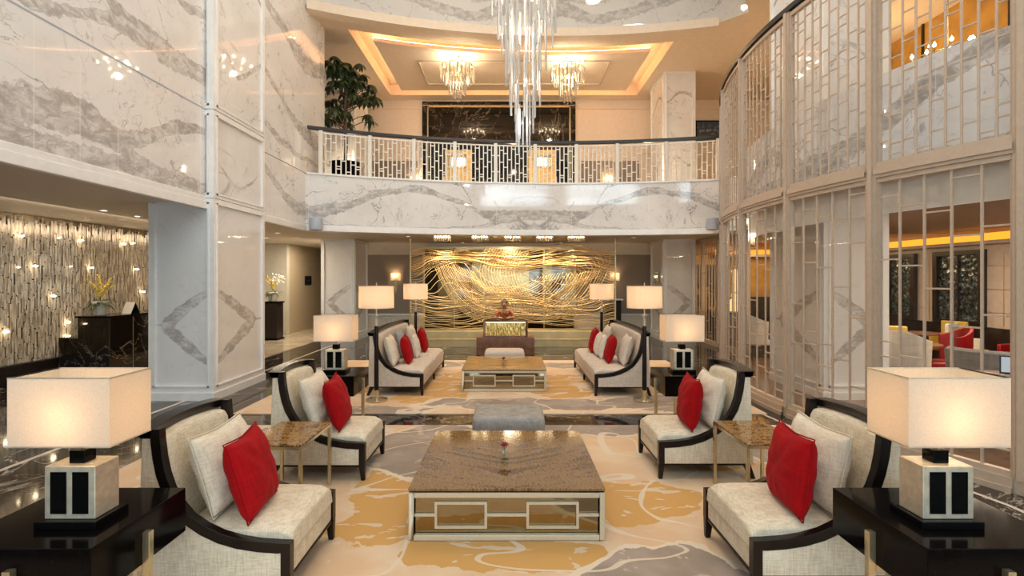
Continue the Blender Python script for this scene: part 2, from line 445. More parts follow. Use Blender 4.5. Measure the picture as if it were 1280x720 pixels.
def ob(name, mb, mats, parent=None, smooth=False, bevel=0, seg=2, sub=0, loc=None):
    me = bpy.data.meshes.new(name)
    me.from_pydata(mb.v, [], mb.f)
    if mb.uv:
        ul = me.uv_layers.new(name='UVMap')
        for p in me.polygons:
            if p.index in mb.uv:
                for li, c in zip(p.loop_indices, mb.uv[p.index]): ul.data[li].uv = c
    for m in (mats if isinstance(mats, (list, tuple)) else [mats]): me.materials.append(m)
    for i, k in mb.mi.items(): me.polygons[i].material_index = k
    bm = bmesh.new(); bm.from_mesh(me)
    bmesh.ops.remove_doubles(bm, verts=bm.verts, dist=1e-6)
    bmesh.ops.recalc_face_normals(bm, faces=bm.faces)
    bm.to_mesh(me); bm.free()
    if smooth:
        for p in me.polygons: p.use_smooth = True
    o = bpy.data.objects.new(name, me); COL.objects.link(o)
    if parent is not None: o.parent = parent
    if loc is not None: o.location = loc
    if bevel:
        b = o.modifiers.new('bevel', 'BEVEL'); b.width = bevel; b.segments = seg; b.limit_method = 'ANGLE'; b.angle_limit = .6
        for p in me.polygons: p.use_smooth = True
        w = o.modifiers.new('wn', 'WEIGHTED_NORMAL'); w.keep_sharp = True
    if sub:
        b = o.modifiers.new('subdiv', 'SUBSURF'); b.levels = sub; b.render_levels = sub
    return o
def tag(o, label, cat, group=None):
    o['label'] = label; o['category'] = cat
    if group: o['group'] = group
    return o
def thing(name, label, cat, loc=(0, 0, 0), rz=0, group=None):
    o = bpy.data.objects.new(name, None); COL.objects.link(o)
    o.location = loc; o.rotation_euler = (0, 0, rz); o.empty_display_size = .1
    return tag(o, label, cat, group)
def struct(o):
    o['kind'] = 'structure'; return o
def dup(o, loc=None, rz=None, label=None, parent=None, group=None):
    c = o.copy(); COL.objects.link(c)
    if parent is not None: c.parent = parent
    if loc is not None: c.location = loc
    if rz is not None: c.rotation_euler = (c.rotation_euler[0], c.rotation_euler[1], rz)
    if label: c['label'] = label
    if group: c['group'] = group
    for ch in list(o.children): dup(ch, parent=c)
    return c
def lamp(name, kind, loc, power, color, parent=None, size=.05, **kw):
    l = bpy.data.lights.new(name, kind); l.energy = power; l.color = color
    if kind in ('POINT', 'SPOT'): l.shadow_soft_size = size
    for k, v in kw.items(): setattr(l, k, v)
    o = bpy.data.objects.new(name, l); COL.objects.link(o); o.location = loc
    if parent is not None: o.parent = parent
    return o
WARM = (1, .72, .45); SOFT = (1, .80, .58)
# ------------------------------------------------------------------ the setting
def circ3(a, b, c):
    ax, ay = a; bx, by = b; cx, cy_ = c
    d = 2 * (ax * (by - cy_) + bx * (cy_ - ay) + cx * (ay - by))
    ux = ((ax * ax + ay * ay) * (by - cy_) + (bx * bx + by * by) * (cy_ - ay) + (cx * cx + cy_ * cy_) * (ay - by)) / d
    uy = ((ax * ax + ay * ay) * (cx - bx) + (bx * bx + by * by) * (ax - cx) + (cx * cx + cy_ * cy_) * (bx - ax)) / d
    return ux, uy, math.hypot(ax - ux, ay - uy)
AX, AY, AR = circ3((-4.45, 11.72), (0.2, 13.0), (4.95, 12.5))
def arc(x, r=AR): return AY + math.sqrt(max(0, r * r - (x - AX) ** 2))
DX, DY, DR = 11.6, 7.7, 7.88                      # the round lattice screen of the bar
def drum(y, r=DR): return DX - math.sqrt(max(0, r * r - (y - DY) ** 2))
def drum_px(px, r=DR):                            # where the view ray of a column meets the screen
    t = (px - VX) / F
    A = t * t + 1; B = -2 * (t * DX + DY); C = DX * DX + DY * DY - r * r
    y = (-B - math.sqrt(B * B - 4 * A * C)) / (2 * A)
    return t * y, y
def drum_ang(px): x, y = drum_px(px); return math.atan2(y - DY, x - DX) % (2 * PI)
def dpt(a, r=DR): return DX + r * math.cos(a), DY + r * math.sin(a)
ZS, ZB, ZC, ZT = 3.0, 4.17, 7.93, 11.2            # soffit, balcony floor edge, upper ceiling, atrium ceiling
XL, XL2 = -4.60, -4.52                             # left marble wall, before and after the pillar
ARCX = [-4.52 + (4.98 + 4.52) * i / 40 for i in range(41)]
arc_pts = [(x, arc(x)) for x in ARCX]
RI = 7.5
ys = [12.0 - i * .35 for i in range(29)]
drum_in = [(drum(y, RI), y) for y in ys]
hole = [(XL, -6.9), (XL, 9.7)] + arc_pts + drum_in + [(drum_in[-1][0], -6.9)]
outer = [(-12, -7), (12.6, -7), (12.6, 22), (-12, 22)]

struct(ob('floor', MB().box(-12, 12.6, -7.2, 22.2, -.25, 0), M['dark_floor']))
struct(ob('trim_1', MB().box(-4.93, -4.88, -6.8, 21.8, 0, .003), M['inlay']))
m = MB()
for (x0, y0), (x1, y1) in zip([(4.12, 1.0), (4.10, 3.0), (4.06, 4.3), (3.9, 5.0), (3.55, 6.2), (3.42, 7.4)], [(4.10, 3.0), (4.06, 4.3), (3.9, 5.0), (3.55, 6.2), (3.42, 7.4), (3.45, 8.6)]):
    m.add([(x0 - .02, y0, .003), (x0 + .025, y0, .003), (x1 + .025, y1, .003), (x1 - .02, y1, .003)], [(0, 1, 2, 3)])
struct(ob('trim_2', m, M['inlay']))
struct(ob('floor_corridor', MB().box(-12, -5.68, 9.6, 22, 0, .012), M['cream_floor']))
# bar floor inside the round screen
bf = [(drum(y, 7.7), y) for y in ys] + [(11, 2.0), (11, 12.5)]
struct(ob('floor_bar', MB().prism([(drum(12.2 - i * .35, 7.7), 12.2 - i * .35) for i in range(30)] + [(12.5, 2.0), (12.5, 12.2)], 'z', 0, .012), M['bar_floor']))

# ceilings
struct(ob('ceiling_lower', MB().poly([outer, hole], ZS), simple('soffit paint', (.76, .68, .57), .6, var=.02)))
struct(ob('floor_upper', MB().poly([outer, hole], ZB - .02), M['cream_floor']))
covx = [-3.95 + (4.22 + 3.95) * i / 24 for i in range(25)]
cov = [(x, arc(x, AR + .85)) for x in covx] + [(4.22, 17.5), (-3.95, 17.5)]
struct(ob('ceiling_upper', MB().poly([outer, hole, cov], ZC), M['plaster_warm']))
m = MB(); n = len(cov)
for i in range(n):
    a, b = cov[i], cov[(i + 1) % n]
    m.quad((*a, ZC), (*b, ZC), (*b, ZC + .34), (*a, ZC + .34))
m.poly([cov], ZC + .34)
struct(ob('ceiling_cove', m, M['plaster_warm']))
g = .46
cin = [(x, arc(x, AR + .85) + g) for x in [-3.95 + g + (4.22 + 3.95 - 2 * g) * i / 24 for i in range(25)]] + [(4.22 - g, 17.5 - g), (-3.95 + g, 17.5 - g)]
m = MB(); m.prism(cin, 'z', ZC - .01, ZC + .09)
struct(ob('ceiling_panel', m, M['plaster_warm']))
# raised moulding on the hanging ceiling panel
m = MB()
rect = [(-2.55, 14.75), (2.8, 14.75), (2.8, 16.45), (-2.55, 16.45)]
for i in range(4):
    a, b = rect[i], rect[(i + 1) % 4]
    m.box(min(a[0], b[0]) - .03, max(a[0], b[0]) + .03, min(a[1], b[1]) - .03, max(a[1], b[1]) + .03, ZC - .05, ZC - .01)
struct(ob('trim_3', m, M['plaster_warm'], bevel=.012))
# hidden warm light strips lying on the ceiling panel's edge
m = MB(); k = len(cin)
for i in range(k):
    a, b = Vector((*cin[i], ZC + .10)), Vector((*cin[(i + 1) % k], ZC + .10))
    d = (b - a).normalized(); nrm = Vector((-d.y, d.x, 0)) * .05
    a2, b2 = a + nrm, b + nrm
    c2, d2 = b2 + nrm, a2 + nrm
    m.add([a2, b2, c2, d2, a2 + Vector((0, 0, .02)), b2 + Vector((0, 0, .02)), c2 + Vector((0, 0, .02)), d2 + Vector((0, 0, .02))],
          [(0, 1, 5, 4), (1, 2, 6, 5), (2, 3, 7, 6), (3, 0, 4, 7), (4, 5, 6, 7), (0, 3, 2, 1)])
tag(ob('cove_light', m, M['cove_strip']), 'warm strip of hidden cove light around the upper ceiling panel', 'cove light')

# atrium lid
struct(ob('ceiling', MB().box(-12, 12.6, -7.2, 22.2, ZT, ZT + .2), M['plaster']))

# marble materials of the big walls
V_low = [[(3.6, 3.15, .12), (4.3, 3.25, .2), (4.82, 3.43, .22), (5.37, 3.60, .19), (5.82, 3.60, .17), (6.3, 3.50, .15), (6.87, 3.76, .10), (7.36, 3.96, .10), (8.1, 4.08, .05)],
         [(6.1, 3.45, .1), (6.5, 3.31, .11), (7.02, 3.21, .08), (8.0, 3.15, .04)],
         [(-6.9, 3.5, .15), (-3, 3.8, .2), (0, 3.3, .15), (2, 3.7, .1), (3.6, 3.2, .12)]]
V_up = [[(4.6, 4.45, .03), (5.0, 4.52, .10), (5.45, 4.62, .06), (6.0, 4.82, .10), (6.6, 4.9, .16), (7.02, 4.88, .2), (7.6, 4.86, .14), (8.1, 4.95, .1)],
        [(5.6, 5.7, .05), (6.05, 5.1, .12), (6.5, 4.92, .14), (7.0, 4.84, .1)],
        [(6.9, 5.9, .04), (7.4, 5.72, .08), (8.1, 5.85, .08)],
        [(-6.9, 6.5, .2), (-2, 7.4, .3), (3, 6.4, .2), (8, 7.6, .2)]]
M['marble_low'] = marble('calacatta band', V_low, tile=.55, amp=.10)
M['marble_up'] = marble('calacatta slab wall', V_up, amp=.12)
V_r = [[(9.6, 7.1, .12), (9.9, 6.95, .13), (10.5, 6.9, .13), (11.33, 6.62, .2), (12.0, 6.65, .22), (12.9, 6.8, .15)],
       [(9.6, 5.75, .06), (10.0, 5.6, .08), (10.6, 5.38, .08), (11.1, 5.16, .13), (11.7, 5.05, .16), (12.5, 5.0, .22), (12.9, 4.9, .2)],
       [(9.6, 4.75, .05), (10.4, 4.6, .1), (11.2, 4.5, .05)]]
M['marble_r'] = marble('calacatta side wall', V_r, amp=.12)
V_rl = [[(9.6, 3.98, .06), (10.0, 3.80, .1), (10.5, 3.57, .1), (10.9, 3.42, .14), (11.3, 3.36, .17), (12.3, 3.4, .18)]]
M['marble_rl'] = marble('calacatta side band', V_rl, tile=.55, amp=.08)

def ywall(name, x, y0, y1, z0, z1, mat, th=.25, side=-1):
    m = MB()
    m.add([(x, y0, z0), (x, y1, z0), (x, y1, z1), (x, y0, z1)], [(0, 1, 2, 3)], [(y0, z0), (y1, z0), (y1, z1), (y0, z1)])
    xb = x + side * th
    m.add([(xb, y0, z0), (xb, y1, z0), (xb, y1, z1), (xb, y0, z1)], [(0, 1, 2, 3)], [(0, 0)] * 4)
    m.add([(x, y0, z0), (xb, y0, z0), (xb, y1, z0), (x, y1, z0)], [(0, 1, 2, 3)], [(0, 0)] * 4)
    m.add([(x, y0, z1), (xb, y0, z1), (xb, y1, z1), (x, y1, z1)], [(0, 1, 2, 3)], [(0, 0)] * 4)
    m.add([(x, y0, z0), (xb, y0, z0), (xb, y0, z1), (x, y0, z1)], [(0, 1, 2, 3)], [(0, 0)] * 4)
    m.add([(x, y1, z0), (xb, y1, z0), (xb, y1, z1), (x, y1, z1)], [(0, 1, 2, 3)], [(0, 0)] * 4)
    return struct(ob(name, m, mat))
ywall('wall_left', XL, -6.9, 8.0, ZS - .02, 4.40, M['marble_low'])
ywall('wall_left_upper', XL, -6.9, 8.0, 4.415, ZT, M['marble_up'])
struct(ob('trim_4', MB().box(XL - .05, XL + .03, -6.9, 7.98, ZS - .10, ZS + .02).box(XL - .05, XL + .015, -6.9, 7.98, ZS + .02, ZS + .10), M['white_trim'], bevel=.008))
struct(ob('trim_5', MB().box(XL - .02, XL + .006, -6.9, 7.98, 4.40, 4.415), M['speaker']))  # grey strip put in for the shade of the open joint
ywall('wall_left_far', XL2, 9.62, 12.9, 4.19, ZT, M['marble_r'])
ywall('wall_left_band', XL2, 9.62, 11.85, ZS - .02, 4.175, M['marble_rl'])
struct(ob('trim_6', MB().box(XL2 - .05, XL2 + .03, 9.66, 11.7, ZS - .10, ZS + .02), M['white_trim'], bevel=.008))

# curved balcony front
u0 = .61
def arclen(x): return AR * (math.asin((x - AX) / AR) - math.asin((u0 - AX) / AR))
V_f = [[(-.3, 3.43, .12), (0, 3.44, .12), (.4, 3.40, .15), (.8, 3.37, .17), (1.12, 3.38, .13), (1.4, 3.5, .07), (1.73, 3.68, .07), (2.25, 3.82, .07), (2.85, 3.98, .11), (3.3, 3.92, .08), (3.95, 3.76, .10), (4.35, 3.55, .11), (4.9, 3.38, .17), (5.6, 3.3, .18)],
       [(.5, 3.36, .1), (1.0, 3.2, .07), (1.6, 3.10, .03), (2.6, 3.06, .012)]]
M['marble_fascia'] = marble('calacatta balcony front', V_f, mirror=0, tile=.62, amp=.07, vcol=(.40, .39, .385))
def curved_band(name, pts, z0, z1, mat, us, th=.3, inward=None):
    m = MB()
    for i in range(len(pts) - 1):
        a, b = pts[i], pts[i + 1]
        m.add([(*a, z0), (*b, z0), (*b, z1), (*a, z1)], [(0, 1, 2, 3)], [(us[i], z0), (us[i + 1], z0), (us[i + 1], z1), (us[i], z1)])
    return struct(ob(name, m, mat, smooth=True))
us = [arclen(x) for x in ARCX]
join = [arc_pts[-1], drum_in[0]]
jm = [us[-1], us[-1] + math.dist(*join)]
curved_band('wall_balcony', arc_pts, ZS - .03, ZB, M['marble_fascia'], us)
def arc_box(m, x0, x1, r0, r1, z0, z1, n=40):
    P = [(x0 + (x1 - x0) * i / n) for i in range(n + 1)]
    for i in range(n):
        a0, a1 = math.asin((P[i] - AX) / AR), math.asin((P[i + 1] - AX) / AR)
        q = [(AX + r * math.sin(a), AY + r * math.cos(a)) for a, r in ((a0, r0), (a1, r0), (a1, r1), (a0, r1))]
        vs = [(*p, z0) for p in q] + [(*p, z1) for p in q]
        fs = [(0, 1, 2, 3), (7, 6, 5, 4), (0, 4, 5, 1), (2, 6, 7, 3)]
        if i == 0: fs.append((0, 3, 7, 4))
        if i == n - 1: fs.append((1, 5, 6, 2))
        m.add(vs, fs)
    return m
struct(ob('trim_7', arc_box(arc_box(MB(), -4.5, 4.95, AR - .05, AR + .3, ZS - .09, ZS - .02), -4.5, 4.95, AR - .025, AR + .3, ZS - .02, ZS + .05), M['white_trim']))
struct(ob('trim_8', arc_box(MB(), -4.5, 4.95, AR - .03, AR + .32, ZB, ZB + .03), M['white_trim']))
# upper ring above the balcony
V_t = [[(-.3, 8.55, .2), (.6, 8.5, .22), (1.6, 8.25, .14), (2.6, 8.45, .16), (3.8, 8.75, .2), (5.0, 8.5, .12), (7, 8.8, .1)],
       [(.2, 8.8, .1), (1.4, 8.9, .3), (2.6, 9.0, .2), (4, 9.3, .2)]]
M['marble_top'] = marble('calacatta upper ring', V_t, mirror=0, amp=.12, base=(.74, .71, .66))
curved_band('wall_ring', arc_pts, ZC - .02, ZT, M['marble_top'], us)
struct(ob('trim_9', arc_box(arc_box(MB(), -4.5, 4.95, AR - .07, AR + .25, ZC - .12, ZC - .01), -4.5, 4.95, AR - .035, AR + .2, ZC - .01, ZC + .10), M['plaster_warm']))
curved_band('wall_balcony_end', join, ZS - .03, 4.2, M['marble_fascia'], jm); curved_band('wall_ring_end', join, ZC - .02, ZT, M['marble_top'], jm)
# ring wall continues over the bar
dus = [.35 * i for i in range(len(drum_in))]
M['marble_bar'] = marble('calacatta bar parapet', base=(.90, .89, .88), veins=[[(0, 3.5, .1), (1.2, 3.6, .14), (2.6, 3.45, .2), (3.6, 3.75, .16), (4.6, 3.4, .15), (5.6, 3.5, .16), (6.6, 3.95, .14), (7.6, 4.15, .1), (9.8, 3.6, .1)],
                                                   [(3.4, 3.3, .08), (5.0, 3.2, .1), (6.2, 3.12, .07), (8.0, 3.2, .05)]], tile=.62, amp=.1)
curved_band('wall_bar_parapet', drum_in, ZS - .02, 4.2, M['marble_bar'], dus)
curved_band('wall_bar_ring', drum_in, ZC - .02, ZT, M['marble_top'], dus)
# inner drop of the bar ceiling and the ceiling itself
drop = [(drum(y, RI - .1), y) for y in ys]
m = MB()
for i in range(len(drop) - 1):
    a, b = drop[i], drop[i + 1]
    m.quad((*a, 2.60), (*b, 2.60), (*b, ZS), (*a, ZS))
struct(ob('wall_bar_drop', m, M['white_trim'], smooth=True))
struct(ob('ceiling_bar', MB().poly([drop + [(12.4, 2.2), (12.4, 12.0)]], 2.86), M['bar_ceiling']))
ent = [(x, y) for x, y in [drum_in[-1], (drum_in[-1][0], -6.9)]]
m = MB(); x = drum_in[-1][0]
m.add([(x, -6.9, 0), (x, drum_in[-1][1], 0), (x, drum_in[-1][1], ZT), (x, -6.9, ZT)], [(0, 1, 2, 3)], [(0, 0), (9, 0), (9, 11), (0, 11)])
struct(ob('wall_right', m, M['marble_up']))

# pillars: white frames, marble panels
def diamond(c=1.137):
    return [[(-.05, c + .52, .055), (.15, c + .41, .09), (.40, c + .23, .125), (.62, c + .06, .13), (.70, c + .01, .11), (.75, c, .02)],
            [(-.05, c - .58, .055), (.15, c - .46, .09), (.40, c - .26, .125), (.62, c - .08, .14), (.70, c - .01, .12), (.75, c, .02)]]
M['pillar_low'] = marble('bookmatched pillar marble', diamond(), amp=.035, thin=.25)
M['pillar_wide'] = marble('bookmatched pillar marble wide', [[(a * 1.75 if a > 0 else a, b, c) for a, b, c in v] for v in diamond()], amp=.035, thin=.25)
M['pillar_up'] = marble('pillar marble', [[(-.1, 4.9, .03), (.3, 5.4, .04), (.7, 5.2, .05), (1.7, 5.8, .06)], [(-.1, 6.9, .04), (.5, 7.3, .06), (1.7, 6.7, .05)], [(-.1, 3.7, .02), (.8, 3.35, .03), (1.7, 3.9, .02)]], amp=.1, thin=.6)
def pillar(name, xc, xo, y0, y1, zs):
    """xc: side facing the atrium, xo: other side, y0: front"""
    sg = 1 if xc > xo else -1
    core = ob(name, MB().box(min(xc, xo) + .03, max(xc, xo) - .03, y0 + .03, y1 - .03, zs[0][0], zs[-1][1]), M['white_trim'])
    struct(core)
    fm = MB(); b = .075
    for (za, zb, mt, base) in zs:
        zlo = za + (.20 if base else .05); zhi = zb - .06
        w = abs(xc - xo); d = y1 - y0
        # front
        for side in ('front', 'side'):
            L = w if side == 'front' else d
            def bar(a0, a1, z0, z1, dep):
                if side == 'front':
                    xa, xb = xc - sg * a0, xc - sg * a1
                    fm.box(min(xa, xb), max(xa, xb), y0 - dep, y0 + .04, z0, z1)
                else:
                    xa, xb = xc - sg * .04, xc + sg * dep
                    fm.box(min(xa, xb), max(xa, xb), y0 + a0, y0 + a1, z0, z1)
            bar(0 if side == 'front' else .04, b, za, zb, 0); bar(L - b, L, za, zb, 0)
            bar(b, L - b, za, zlo, 0); bar(b, L - b, zhi, zb, 0)
            for (i0, i1, z0, z1) in ((b, b + .025, zlo, zhi), (L - b - .025, L - b, zlo, zhi), (b, L - b, zlo, zlo + .025), (b, L - b, zhi - .025, zhi)):
                bar(i0, i1, z0, z1, .012)
            if base: bar(-.02 if side == 'front' else .04, L + .0, za, za + .12, .02)
            pm = MB(); a, c = b, L - b
            pmat = mt if side == 'front' else (M['pillar_wide'] if (mt is M['pillar_low'] and d > 1.2) else mt)
            if side == 'front':
                P = [(xc - sg * a, y0 + .025), (xc - sg * c, y0 + .025)]
            else:
                P = [(xc - sg * .025, y0 + a), (xc - sg * .025, y0 + c)]
            pm.add([(*P[0], zlo), (*P[1], zlo), (*P[1], zhi), (*P[0], zhi)], [(0, 1, 2, 3)], [(a - b, zlo), (c - b, zlo), (c - b, zhi), (a - b, zhi)])
            ob('marble_panel', pm, pmat, core)
    ob('pillar_frame', fm, M['white_trim'], core)
    return core
zz = [(0, 3.06, M['pillar_low'], True), (3.07, 4.40, M['pillar_up'], False), (4.42, ZT, M['pillar_up'], False)]
pillar('pillar', -4.47, -5.46, 7.98, 9.64, zz)
pillar('pillar', 4.76, 5.75, 8.0, 9.66, zz)
for xc, xo in ((-4.55, -5.54), (4.52, 5.46)):
    pillar('pillar', xc, xo, 15.5, 16.95, [(0, ZS, M['pillar_low'], True), (ZB, ZC, M['pillar_up'], False)])

# back walls: ground floor
YB = 17.3
struct(ob('wall_back', MB().box(-5.55, 6.3, YB, YB + .2, 0, ZS), M['plaster']))
m = MB()
for x0, x1 in ((-4.9, -2.85), (2.18, 4.72)):
    m.box(x0, x1, YB - .04, YB + .01, .70, 2.62)
struct(ob('wall_back_panels', m, M['taupe']))
m = MB()
for x0, x1 in ((-4.95, -2.83), (2.16, 4.75)):
    m.box(x0, x1, YB - .05, YB + .01, 0, .14); m.box(x0, x1, YB - .06, YB + .01, .64, .70)
    for xa, xb in ((x0 + .1, (x0 + x1) / 2 - .06), ((x0 + x1) / 2 + .06, x1 - .1)):
        m.box(xa, xb, YB - .03, YB + .01, .20, .22); m.box(xa, xb, YB - .03, YB + .01, .56, .58)
        m.box(xa, xa + .02, YB - .03, YB + .01, .2, .58); m.box(xb - .02, xb, YB - .03, YB + .01, .2, .58)
struct(ob('baseboard_back', m, M['white_trim']))
mir = struct(ob('wall_back_mirror', MB().box(-2.78, 2.1, YB - .08, YB + .01, 0, 2.86), M['dark_mirror']))
m = MB()
for i in range(6):
    x = -2.78 + 4.88 * i / 5; m.box(x - .02, x + .02, YB - .10, YB - .07, 0, 2.86)
m.box(-2.78, 2.1, YB - .10, YB - .07, 2.80, 2.88)
ob('mirror_joint', m, M['brass'], mir)
m = MB()
for x in (-2.55, -1.45, .85, 1.6): m.box(x - .22, x + .22, YB - .095, YB - .079, .1, 2.75)
ob('dark_panel', m, M['black_mirror'], mir)
struct(ob('wall_corridor', MB().box(-12, -7.34, 17.4, 17.6, 0, ZS).box(-7.52, -7.38, 17.6, 22, 0, ZS), M['pale_wall']))
struct(ob('wall_corridor_side', MB().box(-7.38, -7.34, 17.6, 22, .012, ZS), M['tan']))
struct(ob('wall_far', MB().box(-12, 12.6, 22, 22.2, 0, ZT), M['tan']))
struct(ob('door_1', MB().box(-6.75, -5.6, 20.9, 20.98, 0, 2.4), M['bar_dark'], bevel=.01))
struct(ob('wall_far_left', MB().box(-12.2, -12, -7.2, 22.2, 0, ZT), M['plaster']))
struct(ob('wall_far_right', MB().box(12.6, 12.8, -7.2, 22.2, 0, ZT), M['plaster']))
# back wall: upper floor
YU = 18.0
struct(ob('wall_back_upper', MB().box(-12, 12.6, YU, YU + .2, ZB, ZC), M['plaster_warm']))
m = MB()
for x0, x1 in ((-5.0, -3.1), (2.4, 4.4)): m.box(x0, x1, YU - .03, YU + .01, 4.3, 5.85)
struct(ob('wall_upper_panels', m, M['taupe']))
struct(ob('trim_10', MB().box(-12, -3.05, YU - .05, YU + .01, 6.1, 6.16).box(2.32, 12.5, YU - .05, YU + .01, 6.1, 6.16).box(-12, 12.5, YU - .05, YU + .01, 7.62, 7.66), M['plaster_warm']))
bp = struct(ob('wall_upper_marble', MB().box(-2.97, 2.24, YU - .06, YU + .01, ZB, 7.86), M['black_marble']))
m = MB()
m.box(-2.80, 2.07, YU - .075, YU - .055, 7.66, 7.70); m.box(-2.80, -2.76, YU - .075, YU - .055, ZB, 7.70); m.box(2.03, 2.07, YU - .075, YU - .055, ZB, 7.70)
ob('brass_line', m, M['brass'], bp)

# rear of the hall with its tall windows (behind the photographer)
YR = -7.0
m = MB(); wz0, wz1 = 6.35, 9.6
m.box(-12, 12.6, YR - .2, YR, 0, wz0); m.box(-12, 12.6, YR - .2, YR, wz1, ZT)
wins = [(-4.4, -3.3), (-3.1, -2.0), (-1.5, -.4), (-.2, .9), (1.1, 1.5), (2.0, 3.1), (3.3, 4.4)]
xe = -12
for a, b in wins:
    m.box(xe, a, YR - .2, YR, wz0, wz1); xe = b
m.box(xe, 12.6, YR - .2, YR, wz0, wz1)
struct(ob('wall_rear', m, M['plaster']))
for i, (a, b) in enumerate(wins):
    w = struct(ob('window_%d' % (i + 1), MB().box(a - .02, a + .05, YR - .12, YR + .03, wz0, wz1).box(b - .05, b + .02, YR - .12, YR + .03, wz0, wz1).box(a, b, YR - .12, YR + .03, wz0, wz0 + .06).box(a, b, YR - .12, YR + .03, wz1 - .06, wz1).box(a, b, YR - .1, YR + .02, 7.9, 7.96), M['white_trim']))
    pm = MB(); pm.add([(a, YR - .08, wz0), (b, YR - .08, wz0), (b, YR - .08, wz1), (a, YR - .08, wz1)], [(0, 1, 2, 3)], [(a, wz0), (b, wz0), (b, wz1), (a, wz1)])
    ob('window_pane', pm, M['daylight'], w)
# unseen glazed entrance, its glowing panes added to light the front faces
for i, (a, b) in enumerate(((-4.2, -2.2), (-1.9, .1), (.4, 2.4), (2.7, 4.7))):
    m = MB(); m.box(a - .05, a + .05, YR, YR + .08, 0, 2.8); m.box(b - .05, b + .05, YR, YR + .08, 0, 2.8); m.box(a, b, YR, YR + .08, 2.72, 2.8); m.box(a, b, YR, YR + .08, 0, .1)
    m.box((a + b) / 2 - .03, (a + b) / 2 + .03, YR, YR + .08, 0, 2.8)
    d = struct(ob('window_%d' % (i + 8), m, M['champagne']))
    pm = MB(); pm.add([(a, YR + .03, 0), (b, YR + .03, 0), (b, YR + .03, 2.8), (a, YR + .03, 2.8)], [(0, 1, 2, 3)], [(a, 0), (b, 0), (b, 3), (a, 3)])
    ob('window_pane', pm, M['daylight_low'], d)

xw = drum_in[-1][0]
for i in range(5):
    a = -6.3 + 1.62 * i; b = a + 1.15
    m = MB(); m.box(xw - .06, xw, a - .06, a, wz0, wz1).box(xw - .06, xw, b, b + .06, wz0, wz1).box(xw - .06, xw, a, b, wz0, wz0 + .06).box(xw - .06, xw, a, b, wz1 - .06, wz1).box(xw - .05, xw, a, b, 7.9, 7.96)
    w = struct(ob('window_%d' % (i + 30), m, M['white_trim']))
    pm = MB(); pm.add([(xw - .03, a, wz0), (xw - .03, b, wz0), (xw - .03, b, wz1), (xw - .03, a, wz1)], [(0, 1, 2, 3)], [(a, wz0), (b, wz0), (b, wz1), (a, wz1)])
    ob('window_pane', pm, M['daylight_side'], w)
# carpets
def rug(name, x0, x1, y0, y1, label):
    return tag(ob(name, MB().box(x0, x1, y0, y1, .001, .014), M['carpet']), label, 'carpet')
rug('carpet', -3.76, 3.50, .9, 6.61, 'front patterned carpet in peach, gold and taupe under the armchairs')
rug('carpet', -3.76, 3.50, 7.17, 11.85, 'rear patterned carpet in peach and taupe under the two sofas')
# ------------------------------------------------------------------ balustrade on the balcony
def arc_x(px, r):
    t = (px - VX) / F; x = t * 12.8
    for _ in range(30): x = t * arc(x, r)
    return x
RB = AR + .14
bal = thing('balustrade', 'ivory fretwork balustrade with dark handrail along the curved balcony', 'balustrade', (0, 0, 0))
bposts = [arc_x(p, RB) for p in (401, 462.5, 517.5, 568.5, 619.5, 669, 720.5, 771.5, 833, 897.5)]
def apos(x, r=RB): return Vector((x, arc(x, r), 0))
def bar_between(m, a, b, w, h, z0, z1):
    d = (b - a); d.z = 0; d.normalize(); nn = Vector((-d.y, d.x, 0)) * (w / 2)
    vs = [(*(a - nn)[:2], z0), (*(b - nn)[:2], z0), (*(b + nn)[:2], z0), (*(a + nn)[:2], z0)]
    vs += [(v[0], v[1], z1) for v in vs]
    m.add(vs, [(0, 3, 2, 1), (4, 5, 6, 7), (0, 1, 5, 4), (1, 2, 6, 5), (2, 3, 7, 6), (3, 0, 4, 7)])
zb0, zb1 = 4.21, 5.16
for x in bposts:
    p = apos(x); ob('post', MB().box(p.x - .045, p.x + .045, p.y - .035, p.y + .035, ZB + .03, 5.20), M['white_rail'], bal, bevel=.006, seg=1)
ob('handrail', arc_box(MB(), -4.52, 4.97, RB - .05, RB + .07, 5.20, 5.275), M['handrail'], bal, bevel=.012)
pat = [[.30, .72], [.12, .55, .86], [.42, .78], [.16, .22, .62], [.36, .90], [.10, .52, .76], [.28, .66], [.18, .24, .46, .84], [.38, .70], [.14, .58, .92]]
for i in range(9):
    xa, xb = bposts[i], bposts[i + 1]; m = MB(); NB = 10
    P = [apos(xa + (xb - xa) * k / NB) for k in range(NB + 1)]
    for k in range(NB):
        bar_between(m, P[k], P[k + 1], .03, 0, zb0, zb0 + .03); bar_between(m, P[k], P[k + 1], .03, 0, zb1 - .03, zb1)
        for f in pat[(k if i % 2 == 0 else NB - 1 - k)]:
            z = zb0 + (zb1 - zb0) * f; bar_between(m, P[k], P[k + 1], .020, 0, z - .011, z + .011)
    for k in range(1, NB):
        p = P[k]; m.box(p.x - .012, p.x + .012, p.y - .012, p.y + .012, zb0, zb1)
    ob('fretwork_panel', m, M['white_rail'], bal)

